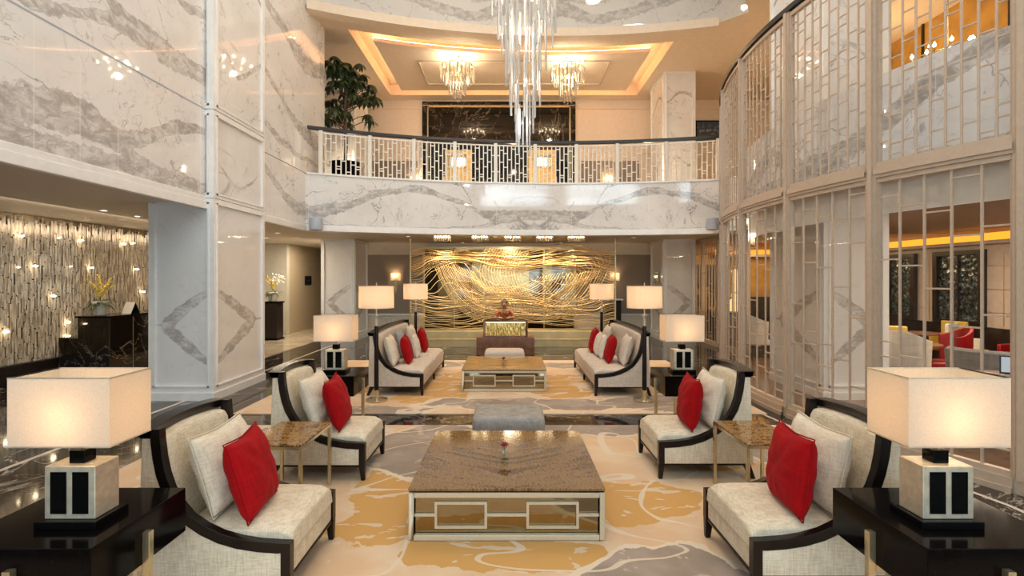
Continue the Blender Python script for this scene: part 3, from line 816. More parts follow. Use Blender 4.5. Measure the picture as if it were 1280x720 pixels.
# ------------------------------------------------------------------ the round lattice screen
scr = thing('lattice_screen', 'tall curved bronze lattice screen in front of the bar', 'screen', (0, 0, 0))
angs = [drum_ang(p) for p in (1280, 1092, 986, 928, 905.5)]
angs = [angs[0] + (angs[0] - angs[1])] + angs + [angs[-1] - .125, angs[-1] - .25]
TOPZ = 5.40
def dbox(m, a, w, r0, r1, z0, z1):
    da = w / 2 / DR
    q = [dpt(a - da, r0), dpt(a + da, r0), dpt(a + da, r1), dpt(a - da, r1)]
    vs = [(*p, z0) for p in q] + [(*p, z1) for p in q]
    m.add(vs, [(0, 1, 2, 3), (7, 6, 5, 4), (0, 4, 5, 1), (1, 5, 6, 2), (2, 6, 7, 3), (3, 7, 4, 0)])
def dband(m, a0, a1, r0, r1, z0, z1, n=10):
    for i in range(n):
        b0, b1 = a0 + (a1 - a0) * i / n, a0 + (a1 - a0) * (i + 1) / n
        q = [dpt(b0, r0), dpt(b1, r0), dpt(b1, r1), dpt(b0, r1)]
        vs = [(*p, z0) for p in q] + [(*p, z1) for p in q]
        m.add(vs, [(0, 1, 2, 3), (7, 6, 5, 4), (0, 4, 5, 1), (2, 6, 7, 3)])
for k, a in enumerate(angs):
    m = MB(); dbox(m, a, .12, DR - .045, DR + .045, 0, TOPZ); dbox(m, a, .05, DR - .045, DR + .065, .12, TOPZ)
    ob('post', m, M['screen_metal'], scr)
rr = random.Random(3)
for i in range(len(angs) - 1):
    a0, a1 = angs[i], angs[i + 1]; span = abs(a1 - a0) * DR; sg = 1 if a1 > a0 else -1
    e = sg * .053 / DR; A0, A1 = a0 + e, a1 - e
    m = MB()
    dband(m, A0, A1, DR - .05, DR + .05, 2.93, 3.05); dband(m, A0, A1, DR - .03, DR + .068, 2.965, 3.015)
    ob('transom', m, M['screen_metal'], scr)
    m = MB(); dband(m, A0, A1, DR - .06, DR + .06, 0, .13); dband(m, A0, A1, DR - .04, DR + .08, 0, .05)
    ob('sill', m, M['screen_metal'], scr)
    m = MB(); w = .024
    for (za, zb_) in ((.13, 2.93), (3.05, TOPZ - .02)):
        for (u, v) in ((A0, A0 + sg * .032 / DR), (A1 - sg * .032 / DR, A1)):
            c = (u + v) / 2; dbox(m, c, .032, DR - .02, DR + .02, za, zb_)
        dband(m, A0, A1, DR - .03, DR + .03, za, za + .05); dband(m, A0, A1, DR - .03, DR + .03, zb_ - .05, zb_)
    ob('panel_frame', m, M['screen_metal'], scr)
    # upper: close uprights with staggered rungs
    n = max(3, round(span / .145)); m = MB()
    for k in range(1, n): dbox(m, A0 + (A1 - A0) * k / n, .019, DR - .008, DR + .008, 3.05, TOPZ - .03)
    for k in range(n):
        z = 3.05 + (.10 if k % 2 else .24) + rr.uniform(-.02, .02); j = k
        while z < TOPZ - .1:
            dband(m, A0 + (A1 - A0) * k / n, A0 + (A1 - A0) * (k + 1) / n, DR - .007, DR + .007, z - .007, z + .007, 1)
            z += (.11 if j % 7 == 0 else .30); j += 1
    ob('upper_lattice', m, M['screen_metal'], scr)
    # lower: wide uprights, few rungs
    n = max(3, round(span / .29)); m = MB()
    for k in range(1, n): dbox(m, A0 + (A1 - A0) * k / n, .021, DR - .009, DR + .009, .18, 2.90)
    for k in range(n):
        base = [[.55, 1.02, 1.18, 2.05, 2.72], [.35, 1.0, 1.52, 2.32], [.62, 1.40, 2.25, 2.80], [.30, .9, 1.75, 2.5], [.5, .78, 1.05, 1.98, 2.6]][(k + i) % 5]
        for z in base:
            dband(m, A0 + (A1 - A0) * k / n, A0 + (A1 - A0) * (k + 1) / n, DR - .008, DR + .008, z - .008, z + .008, 1)
    ob('lower_lattice', m, M['screen_metal'], scr)
    m = MB(); dband(m, A0, A1, DR - .032, DR - .026, .13, 2.93); ob('glass_pane', m, M['pane'], scr)
m = MB(); dband(m, angs[0], angs[-1], DR - .06, DR + .06, TOPZ, TOPZ + .07, 70)
ob('handrail', m, M['handrail'], scr)

# straight lattice screen farther back, beyond the curve
sc2 = thing('lattice_screen', 'straight bronze lattice screen at the back, right of the marble pillar', 'screen', (5.62, 0, 0))
yy = [12.55, 14.2, 15.35, 16.6]
for y in yy: ob('post', MB().box(-.05, .05, y - .05, y + .05, 0, 2.98), M['screen_metal'], sc2, bevel=.006, seg=1)
for i in range(3):
    a, b = yy[i] + .05, yy[i + 1] - .05; m = MB()
    ob('rail', MB().box(-.04, .04, a, b, 0, .12), M['screen_metal'], sc2); ob('rail', MB().box(-.04, .04, a, b, 2.88, 2.98), M['screen_metal'], sc2)
    m = MB(); n = 5
    for k in range(1, n): y = a + (b - a) * k / n; m.box(-.012, .012, y - .011, y + .011, .12, 2.88)
    for k in range(n):
        for z in [[.5, 1.2, 2.55], [.8, 1.5, 2.55], [.35, 1.0, 1.7, 2.55], [.65, 1.35, 2.55], [.9, 2.0, 2.55]][k]:
            m.box(-.010, .010, a + (b - a) * k / n, a + (b - a) * (k + 1) / n, z - .01, z + .01)
    ob('lattice', m, M['screen_metal'], sc2)
    ob('glass_pane', MB().box(.02, .026, a, b, .12, 2.88), M['pane'], sc2)

# ------------------------------------------------------------------ chandeliers
ch = thing('chandelier', 'long cascading chandelier of clear glass rods hanging in the atrium', 'chandelier', (.23, 8.3, 0))
ob('canopy', MB().lathe([(.0, ZT), (.75, ZT), (.75, ZT - .12), (.70, ZT - .16), (0, ZT - .16)], n=32, cap=False), M['champagne'], ch, smooth=False)
rc = random.Random(21); wires = MB(); rods = []
def rad(z): return .10 + (z - 3.75) * .205
k = 0
while len(rods) < 98:
    f = (k + .5) / 98; z0 = 3.78 + 2.75 * f ** .82 + rc.uniform(-.06, .06)
    ln = rc.uniform(.42, .85); rmax = min(.62, rad(z0)); a = k * 2.399 + rc.uniform(-.3, .3); r_ = rmax * math.sqrt(rc.uniform(.35, 1))
    rods.append((r_ * math.cos(a), r_ * math.sin(a), z0, ln)); k += 1
for x, y, z, ln in rods:
    m = MB(); s = rc.uniform(.014, .021)
    m.lathe([(0.002, z - .012), (s, z), (s, z + ln), (.003, z + ln + .015)], (x, y, 0), n=6)
    ob('glass_rod', m, M['rod'], ch)
    wires.tube([(x, y, z + ln), (x, y, ZT - .14)],   .0011, n=3)
ob('wire', wires, M['white_rail'], ch)
m = MB()
for i in range(16):
    a = i * 2.4; r_ = .18 + .3 * (i % 4) / 3; m.sphere((r_ * math.cos(a), r_ * math.sin(a), 6.35 + .5 * (i % 5) / 4), .018, 8, 5)
ob('bulb', m, M['bulb'], ch)
lamp('chandelier_glow', 'POINT', (0, 0, 7.4), 70, SOFT, ch, .05)
for z, p in ((6.6, 16), (5.75, 12), (4.95, 7), (4.3, 3.5)): lamp('chandelier_glow', 'POINT', (.02, -.03, z), p, (1, .88, .74), ch, .03)  # unseen points added between the rods to brighten the glass

def small_chandelier(loc, label, sc=1.0, drop=0.0, glow=40, group=None, cat='chandelier', nb=12):
    t = thing('crystal_chandelier', label, cat, loc, 0, group)
    c = ob('ceiling_rose', MB().lathe([(0, 0), (.10, 0), (.10, -.02), (.03, -.05), (.012, -.06), (.012, -.30 * sc - drop), (0, -.30 * sc - drop)], n=16, cap=False), M['brass'], t, smooth=True)
    zt = -.30 * sc - drop; rg = random.Random(5)
    fr = MB()
    for zz_, rr_ in ((zt - .1 * sc, .40), (zt - .45 * sc, .22), (zt - .78 * sc, .10)):
        pts = [(rr_ * sc * math.cos(2 * PI * i / 20), rr_ * sc * math.sin(2 * PI * i / 20), zz_) for i in range(21)]
        fr.tube(pts, .008 * sc, n=4)
        for i in range(4):
            a = PI / 2 * i; fr.tube([(0, 0, zt), (rr_ * sc * math.cos(a), rr_ * sc * math.sin(a), zz_)], .006 * sc, n=4)
    ob('frame', fr, M['brass'], t)
    for i in range(nb):
        a = 2 * PI * i / nb; r_ = (.42 if i % 2 else .26) * sc; z = zt + (-.06 if i % 2 else .02) * sc
        b = MB(); b.tube([(r_ * math.cos(a), r_ * math.sin(a), z - .10 * sc), (r_ * math.cos(a), r_ * math.sin(a), z)], .012 * sc, n=6)
        h = ob('candle', b, M['brass'], t)
        ob('bulb', MB().lathe([(.004, -.004), (.026, .02), (.03, .035), (.014, .075), (.002, .10)], (r_ * math.cos(a), r_ * math.sin(a), z), n=8), M['bulb'], h, smooth=True)
    for tier, (r_, za, ln, cnt) in enumerate(((.44, -.12, .34, 26), (.32, -.16, .40, 20), (.22, -.45, .38, 16), (.10, -.74, .24, 8))):
        m = MB()
        for i in range(cnt):
            a = 2 * PI * (i + .3 * tier) / cnt; x, y = r_ * sc * math.cos(a), r_ * sc * math.sin(a); l2 = ln * sc * rg.uniform(.8, 1.05)
            z = zt + za * sc
            m.lathe([(.003, z), (.017 * sc, z - .02), (.017 * sc, z - l2 + .03), (.002, z - l2)], (x, y, 0), n=5)
            m.sphere((x, y, z - l2 - .02 * sc), .018 * sc, 6, 4)
        ob('crystal_tier', m, M['crystal_amber'], t)
    if glow: lamp('chandelier_glow', 'POINT', (0, 0, zt - .3 * sc), glow, (1, .78, .54), t, .06)
    return t
small_chandelier((-1.43, 14.45, ZC - .01), 'lit crystal chandelier over the balcony, left of the hanging glass rods', 1.05, -.16, 75)
small_chandelier((1.60, 14.55, ZC - .01), 'lit crystal chandelier over the balcony, right of the hanging glass rods', 1.05, -.14, 75)
# ------------------------------------------------------------------ seats
PROF = [(.135, 1.0), (.140, .93), (.151, .84), (.170, .75), (.199, .665), (.245, .585), (.308, .51), (.39, .455), (.48, .412), (.58, .383), (.69, .366), (.80, .358), (.87, .356)]
def offset_prof(d):
    out = []
    for i, p in enumerate(PROF):
        a = PROF[max(i - 1, 0)]; b = PROF[min(i + 1, len(PROF) - 1)]
        t = Vector((b[0] - a[0], b[1] - a[1])).normalized(); n = Vector((t.y, -t.x))
        out.append((p[0] + n.x * d, p[1] + n.y * d))
    return out
def seat(name, label, cat, L, mats, split=1, group=None, mid_leg=False):
    """front edge at x=0 facing +x, back towards -x, along y from 0 to L"""
    D = .87; t = thing(name, label, cat, (0, 0, 0), 0, group)
    cl, fr = mats; TH = .055
    def X(u): return u - D
    off = offset_prof(.058)
    for side in (0, 1):
        y0, y1 = (0, TH) if side == 0 else (L - TH, L)
        poly = [(X(.0), .15), (X(D - .05), .15)] + [(X(min(u, D - .05)), z) for u, z in reversed(off[:])] + [(X(.045), .965)]
        poly = [(X(0.0), .15), (X(D - .045), .15), (X(D - .045), .305)]
        poly += [(X(u), z) for u, z in reversed(off) if u < D - .06 and z < .95 and z > .28] + [(X(.08), .955), (X(.03), .955)]
        ob('side_panel', MB().prism(poly, 'y', y0 + .006, y1 - .006), cl, t, bevel=.008)
        strip = [(X(u), z) for u, z in PROF] + [(X(.87), .15), (X(.815), .15), (X(.815), .302)]
        strip += [(X(u), z) for u, z in reversed(off) if u < .80 and z < .95] + [(X(.08), .955), (X(.005), .955), (X(.005), 1.0)]
        ob('side_frame', MB().prism(strip, 'y', y0, y1), fr, t, bevel=.007)
        # legs
        yc0, yc1 = (y0, y1)
        m = MB(); m.add([(X(.815), yc0, .15), (X(.87), yc0, .15), (X(.87), yc1, .15), (X(.815), yc1, .15), (X(.833), yc0 + .008, .014), (X(.868), yc0 + .008, .014), (X(.868), yc1 - .008, .014), (X(.833), yc1 - .008, .014)],
                          [(0, 1, 2, 3), (7, 6, 5, 4), (0, 4, 5, 1), (1, 5, 6, 2), (2, 6, 7, 3), (3, 7, 4, 0)])
        ob('leg', m, fr, t, bevel=.004, seg=1)
        m = MB(); m.add([(X(.03), yc0, .15), (X(.10), yc0, .15), (X(.10), yc1, .15), (X(.03), yc1, .15), (X(-.02), yc0 + .008, .014), (X(.02), yc0 + .008, .014), (X(.02), yc1 - .008, .014), (X(-.02), yc1 - .008, .014)],
                          [(0, 1, 2, 3), (7, 6, 5, 4), (0, 4, 5, 1), (1, 5, 6, 2), (2, 6, 7, 3), (3, 7, 4, 0)])
        ob('leg', m, fr, t, bevel=.004, seg=1)
    if mid_leg:
        m = MB(); yc = L / 2; m.add([(X(.82), yc - .027, .15), (X(.865), yc - .027, .15), (X(.865), yc + .027, .15), (X(.82), yc + .027, .15), (X(.835), yc - .018, .014), (X(.862), yc - .018, .014), (X(.862), yc + .018, .014), (X(.835), yc + .018, .014)],
                          [(0, 1, 2, 3), (7, 6, 5, 4), (0, 4, 5, 1), (1, 5, 6, 2), (2, 6, 7, 3), (3, 7, 4, 0)])
        ob('leg', m, fr, t, bevel=.004, seg=1)
    m = MB(); m.box(X(.03), X(.862), .004, L - .004, .140, .158); ob('base_rail', m, fr, t, bevel=.003, seg=1)
    # back rail, gently bowed in height and plan
    m = MB(); n = 14; vs = []; fs = []
    for i in range(n + 1):
        s = i / n; y = L * s; h = .018 * math.sin(PI * s); bow = .035 * math.sin(PI * s)
        for (u, z) in ((.025 - bow, .945 + h), (.085 - bow, .945 + h), (.098 - bow, 1.0 + h), (-.01 - bow, 1.0 + h)): vs.append((X(u), y, z))
    for i in range(n):
        for k in range(4): fs.append((i * 4 + k, i * 4 + (k + 1) % 4, (i + 1) * 4 + (k + 1) % 4, (i + 1) * 4 + k))
    fs += [(0, 1, 2, 3)[::-1], tuple(n * 4 + k for k in range(4))]
    m.add(vs, fs); ob('back_rail', m, fr, t, bevel=.006)
    # upholstered back
    def backrow(u_front_top, y0, y1):
        m = MB(); n = 12; vs = []; fs = []
        sec = [(.035, .155), (.215, .155), (.215, .42), (.190, .62), (.167, .80), (.150, .90), (.130, .935), (.085, .945), (.045, .94)]
        for i in range(n + 1):
            s = i / n; y = y0 + (y1 - y0) * s; bow = .035 * math.sin(PI * s); h = .015 * math.sin(PI * s)
            edge = min(1, s * 40, (1 - s) * 40)
            for (u, z) in sec:
                uu = u - bow * (z > .6) - (.012 * (1 - edge) if u > .12 else 0); vs.append((X(uu), y, z + (h - .006 * (1 - edge)) * (z > .8)))
        k_ = len(sec)
        for i in range(n):
            for k in range(k_): fs.append((i * k_ + k, i * k_ + (k + 1) % k_, (i + 1) * k_ + (k + 1) % k_, (i + 1) * k_ + k))
        fs += [tuple(range(k_))[::-1], tuple(n * k_ + k for k in range(k_))]
        m.add(vs, fs); return m
    ob('backrest', backrow(.2, TH + .002, L - TH - .002), cl, t, smooth=True, bevel=.01)
    ob('seat_base', MB().box(X(.10), X(.858), TH, L - TH, .158, .285), cl, t, bevel=.012)
    w = (L - .012) / split
    for i in range(split):
        ya = .006 + w * i; n = 10; m = MB()
        # softly crowned cushion, its front lying over the frame
        vs = []; fs = []; nx, ny = 9, 11
        x0, x1 = X(.23), X(.872); y0, y1 = ya + (TH * .9 if i == 0 else .002), ya + w - (TH * .9 if i == split - 1 else .002)
        for layer in (0, 1):
            for a in range(nx + 1):
                for b in range(ny + 1):
                    p, q = a / nx, b / ny; e = min(1, 7 * min(q, 1 - q)); f = min(1, 6 * (1 - p))
                    z = .435 - .030 * (1 - e) ** 2 - .035 * (1 - f) ** 2 + .010 * math.sin(PI * q) * math.sin(PI * p) if layer else .285
                    vs.append((x0 + (x1 - x0) * p - (.012 if layer == 1 and a == nx else 0), y0 + (y1 - y0) * q, z))
        o = (nx + 1) * (ny + 1)
        for a in range(nx):
            for b in range(ny):
                k = a * (ny + 1) + b
                fs.append((k, k + ny + 1, k + ny + 2, k + 1)); fs.append((k + o, k + 1 + o, k + ny + 2 + o, k + ny + 1 + o))
        for b in range(ny):
            fs.append((b, b + 1, b + 1 + o, b + o)); k = nx * (ny + 1) + b; fs.append((k + 1, k, k + o, k + 1 + o))
        for a in range(nx):
            k = a * (ny + 1); fs.append((k + ny + 1, k, k + o, k + ny + 1 + o)); k += ny; fs.append((k, k + ny + 1, k + ny + 1 + o, k + o))
        m.add(vs, fs); ob('seat_cushion', m, cl, t, smooth=True, bevel=.014, seg=3)
    return t
CH = (M['linen'], M['frame_black'])
a1 = seat('armchair', 'front left linen armchair beside the nearest left black lamp table, facing right', 'armchair', .78, CH)
a1.location = (-1.235, 2.97, 0)
a2 = dup(a1, (-1.312, 4.78, 0), 0, 'second left linen armchair, behind the left onyx side table, facing right')
a3 = dup(a1, (1.385, 3.78, 0), PI, 'front right linen armchair beside the nearest right black lamp table, facing left')
a4 = dup(a1, (1.362, 5.60, 0), PI, 'second right linen armchair, behind the right onyx side table, facing left')
sf = seat('sofa', 'left pale sofa with five cushions at the back of the lobby, facing right', 'sofa', 2.68, (M['sofa_cloth'], M['frame_black']), 2, None, True)
sf['label'] = 'pale fabric sofa on the left at the back of the lobby, facing right'
sf.location = (-1.35, 8.25, 0)
dup(sf, (1.325, 10.9, 0), PI, 'pale fabric sofa on the right at the back of the lobby, facing left')

# ------------------------------------------------------------------ cushions
def cushion_mesh(sz, th, seed=0, n=18):
    vs = []; fs = []; rg = random.Random(seed); ph = [rg.uniform(0, 6) for _ in range(6)]
    for sgn in (1, -1):
        for a in range(n + 1):
            for b in range(n + 1):
                u, v = 2 * a / n - 1, 2 * b / n - 1
                k = max(0, (1 - abs(u) ** 2.6)) * max(0, (1 - abs(v) ** 2.6)); d = th / 2 * k ** .5
                pin = 1 - .04 * (1 - v * v) * abs(u) ** 3 ; pin2 = 1 - .04 * (1 - u * u) * abs(v) ** 3
                y, z = u * sz[0] / 2 * pin, v * sz[1] / 2 * pin2
                ang = math.atan2(v, u); rr_ = max(abs(u), abs(v))
                wr = .006 * math.sin(ang * 9 + ph[0] + 3 * rr_) * rr_ * (1 - rr_) * 4 + .004 * math.sin(u * 7 + v * 5 + ph[1]) * (1 - rr_)
                vs.append((sgn * (d + wr * (k > 0)) , y, z - .02 * (1 - abs(u)) * (v > .2) * (v - .2)))
    o = (n + 1) ** 2
    for a in range(n):
        for b in range(n):
            k = a * (n + 1) + b
            fs.append((k, k + n + 1, k + n + 2, k + 1)); fs.append((k + o, k + 1 + o, k + n + 2 + o, k + n + 1 + o))
    return MB().add(vs, fs)
def cushion(name, label, sz, th, mat, loc, tilt, yaw, roll=0, seed=0):
    """tilt: leaning back about y; yaw about z; faces +x"""
    m = cushion_mesh(sz, th, seed)
    o = ob(name, m, mat, None, True, sub=1)
    o.rotation_euler = (Matrix.Rotation(yaw, 4, 'Z') @ Matrix.Rotation(tilt, 4, 'Y') @ Matrix.Rotation(roll, 4, 'X')).to_euler()
    o.location = loc
    pm = MB(); pts = []
    for i in range(4 * 12):
        s, f = divmod(i, 12); f = f / 12 * 2 - 1
        u, v = [(f, -1), (1, f), (-f, 1), (-1, -f)][s]
        p1 = 1 - .04 * (1 - v * v) * abs(u) ** 3; p2 = 1 - .04 * (1 - u * u) * abs(v) ** 3
        pts.append((0, u * sz[0] / 2 * p1, v * sz[1] / 2 * p2 - .02 * (1 - abs(u)) * (v > .2) * (v - .2)))
    pm.tube(pts + [pts[0]], .0045, n=5); ob('piping', pm, mat, o, True)
    return tag(o, label, 'cushion')
D = math.radians
def pair(kind, label, sz, th, mat, X_, Y_, Z_, tilt, yaw, roll, seed, right):
    """left seats face +x: lean back = top towards -x"""
    if right: cushion(kind, label, sz, th, mat, (X_, Y_, Z_), D(tilt), D(-yaw), D(-roll), seed)
    else: cushion(kind, label, sz, th, mat, (X_, Y_, Z_), D(-tilt), D(yaw), D(roll), seed)
RS, IS = (.48, .485), (.63, .49)
for right, X0, c1, c2 in ((False, 0, 'left', 'right'), (True, 0, 'right', 'left')):
    pass
pair('cushion', 'red velvet cushion on the front left armchair', RS, .19, M['red'], -1.585, 3.25, .672, 16, 5, 1, 1, False)
pair('cushion', 'large ivory cushion behind the red one on the front left armchair', IS, .20, M['linen_light'], -1.8, 3.37, .685, 17, 2, 0, 2, False)
pair('cushion', 'red velvet cushion on the second left armchair', RS, .19, M['red'], -1.655, 5.08, .672, 16, 5, 1, 3, False)
pair('cushion', 'large ivory cushion behind the red one on the second left armchair', IS, .20, M['linen_light'], -1.875, 5.17, .685, 17, 2, 0, 4, False)
pair('cushion', 'red velvet cushion on the front right armchair', RS, .19, M['red'], 1.75, 3.29, .672, 8, 5, 1, 5, True)
pair('cushion', 'large ivory cushion behind the red one on the front right armchair', IS, .20, M['linen_light'], 1.965, 3.4, .685, 12, 2, 0, 6, True)
pair('cushion', 'red velvet cushion on the second right armchair', RS, .19, M['red'], 1.735, 5.09, .672, 8, 5, 1, 7, True)
pair('cushion', 'large ivory cushion behind the red one on the second right armchair', IS, .20, M['linen_light'], 1.95, 5.19, .685, 12, 2, 0, 8, True)
SS = (.50, .48); SM = (.44, .43)
pair('cushion', 'ivory cushion at the near end of the left sofa', (.54, .5), .18, M['linen_light'], -1.93, 8.66, .68, 16, 4, 0, 11, False)
pair('cushion', 'near red velvet cushion on the left sofa', SS, .17, M['red'], -1.725, 8.86, .665, 14, 5, 1, 12, False)
pair('cushion', 'blue grey cushion at the back of the left sofa', SS, .15, M['grey_cloth'], -1.94, 9.50, .69, 17, 2, 1, 13, False)
pair('cushion', 'cream cushion in the middle of the left sofa, in front of the blue grey one', SM, .16, M['white_cloth'], -1.70, 9.52, .645, 14, 5, 0, 14, False)
pair('cushion', 'ivory cushion at the far end of the left sofa', (.54, .5), .17, M['linen_light'], -1.92, 10.40, .69, 16, 2, 0, 15, False)
pair('cushion', 'far red velvet cushion on the left sofa', SS, .17, M['red'], -1.68, 10.22, .67, 14, 5, 1, 16, False)
pair('cushion', 'pale grey ivory cushion at the near end of the right sofa', (.56, .5), .19, M['sofa_cloth'], 1.915, 8.74, .68, 16, 4, 0, 21, True)
pair('cushion', 'near red velvet cushion on the right sofa', SS, .17, M['red'], 1.70, 8.92, .665, 14, 5, 1, 22, True)
pair('cushion', 'nearer of the two small cream cushions between the red ones on the right sofa', SM, .16, M['white_cloth'], 1.665, 9.38, .645, 14, 5, 0, 23, True)
pair('cushion', 'farther of the two small cream cushions between the red ones on the right sofa', SM, .16, M['white_cloth'], 1.655, 9.8, .645, 14, 5, 0, 24, True)
pair('cushion', 'ivory cushion at the far end of the right sofa', (.54, .5), .17, M['linen_light'], 1.89, 10.35, .69, 16, 2, 0, 25, True)
pair('cushion', 'far red velvet cushion on the right sofa', SS, .17, M['red'], 1.62, 10.15, .67, 14, 5, 1, 26, True)

# ------------------------------------------------------------------ coffee tables
def coffee_table(label, loc, top):
    W_, L_, H_ = 1.376, 1.40, .379; t = thing('coffee_table', label, 'coffee table', loc); w2, l2 = W_ / 2, L_ / 2
    ob('tabletop', MB().box(-w2, w2, -l2, l2, H_ - .022, H_), top, t, bevel=.003, seg=1)
    ob('shadow_gap', MB().box(-w2 + .006, w2 - .006, -l2 + .006, l2 - .006, H_ - .031, H_ - .022), M['black_side'], t)
    zt, b = H_ - .031, .038
    fr = MB()
    for sx in (-1, 1):
        for sy in (-1, 1):
            x0, y0 = sx * (w2 - b / 2), sy * (l2 - b / 2); fr.cbox((x0, y0, (zt + .013) / 2 + .0), (b, b, zt - .013))
    for s in (-1, 1):
        for z0, z1 in ((zt - b, zt), (.013, .013 + b)):
            fr.box(-w2 + b, w2 - b, s * (l2 - b / 2) - b / 2, s * (l2 - b / 2) + b / 2, z0, z1)
            fr.box(s * (w2 - b / 2) - b / 2, s * (w2 - b / 2) + b / 2, -l2 + b, l2 - b, z0, z1)
    ob('frame', fr, M['champagne'], t, bevel=.003, seg=1)
    for rot in range(4):
        m = MB(); half = w2 if rot % 2 == 0 else l2; dist = (l2 if rot % 2 == 0 else w2) - .022; r = .009
        zm = .185; i0 = -half + b; zl, zh = .090, .277
        def bx(a0, a1, z0, z1):
            if rot == 0: m.box(a0, a1, -dist - r, -dist + r, z0, z1)
            elif rot == 2: m.box(a0, a1, dist - r, dist + r, z0, z1)
            elif rot == 1: m.box(dist - r, dist + r, a0, a1, z0, z1)
            else: m.box(-dist - r, -dist + r, a0, a1, z0, z1)
        c = .322; hw = .184
        bx(i0, -c - hw, zm - r, zm + r); bx(-c + hw, c - hw, zm - r, zm + r); bx(c + hw, -i0, zm - r, zm + r)
        for cc in (-c, c):
            bx(cc - hw, cc + hw, zl, zl + .018); bx(cc - hw, cc + hw, zh - .018, zh); bx(cc - hw, cc - hw + .018, zl + .018, zh - .018); bx(cc + hw - .018, cc + hw, zl + .018, zh - .018)
        ob('fretwork', m, M['champagne'], t)
    ob('mirror_panel', MB().box(-w2 + .034, w2 - .034, -l2 + .034, l2 - .034, .02, zt - b - .002), M['bronze_mirror'], t, bevel=.002, seg=1)
    return t
coffee_table('front square coffee table with brown onyx top and gilt fretwork base', (-.02, 3.69 + .70, .004), M['onyx_big'])
coffee_table('rear square coffee table with honey onyx top between the two sofas', (-.09, 8.55 + .70, .004), M['onyx_far'])

def ottoman(label, loc, sx, sy, h, mat):
    t = thing('ottoman', label, 'ottoman', loc)
    m = MB(); n = 16; vs = []; fs = []
    prof = [(1.0, .05), (1.0, h - .09), (.985, h - .045), (.94, h - .014), (.80, h), (.4, h + .006), (0.02, h + .007)]
    K = 48
    for s, z in prof:
        for k in range(K):
            a = 2 * PI * k / K; c, si = math.cos(a), math.sin(a); p = 2 / 9
            x = abs(c) ** p * (1 if c > 0 else -1) * (sx / 2 - (1 - s) * .35 * sx); y = abs(si) ** p * (1 if si > 0 else -1) * (sy / 2 - (1 - s) * .35 * sy)
            if s < .5: x, y = c * s * sx / 2, si * s * sy / 2
            vs.append((x, y, z))
    for i in range(len(prof) - 1):
        for k in range(K): fs.append((i * K + k, i * K + (k + 1) % K, (i + 1) * K + (k + 1) % K, (i + 1) * K + k))
    fs.append(tuple(range(K))[::-1]); fs.append(tuple((len(prof) - 1) * K + k for k in range(K)))
    m.add(vs, fs); ob('upholstered_body', m, mat, t, smooth=True)
    for ax in (-1, 1):
        for ay in (-1, 1): ob('foot', MB().lathe([(.018, .014), (.024, .052)], (ax * (sx / 2 - .06), ay * (sy / 2 - .06), 0), n=10), M['frame_black'], t)
ottoman('grey woven ottoman behind the front coffee table', (-.01, 5.74, 0), .765, .62, .42, M['ottoman'])
ottoman('pale beige ottoman in front of the brown desk', (-.10, 10.52, 0), .79, .62, .43, M['ottoman2'])

# ------------------------------------------------------------------ side tables between the armchairs
def side_table(label, loc):
    W_, L_, H_ = .45, .68, .575; t = thing('side_table', label, 'side table', loc); w2, l2 = W_ / 2, L_ / 2; b = .026
    ob('tabletop', MB().box(-w2 + .004, w2 - .004, -l2 + .004, l2 - .004, H_ - .014, H_), M['onyx_side'], t, bevel=.002, seg=1)
    fr = MB(); z0, z1 = H_ - .038, H_ - .014
    for s in (-1, 1):
        fr.box(-w2, w2, s * (l2 - b / 2) - b / 2, s * (l2 - b / 2) + b / 2, z0, z1); fr.box(s * (w2 - b / 2) - b / 2, s * (w2 - b / 2) + b / 2, -l2 + b, l2 - b, z0, z1)
    ob('frame', fr, M['brass_sheen'], t)
    for sx in (-1, 1):
        for sy in (-1, 1): ob('leg', MB().cbox((sx * (w2 - b / 2), sy * (l2 - b / 2), (z0 + .014) / 2), (b, b, z0 - .014)), M['brass_sheen'], t, bevel=.002, seg=1)
    return t
s1 = side_table('left slim brass side table with amber onyx top between the two armchairs', (-1.815, 4.375, 0))
dup(s1, (2.05, 4.40, 0), None, 'right slim brass side table with amber onyx top between the two armchairs')

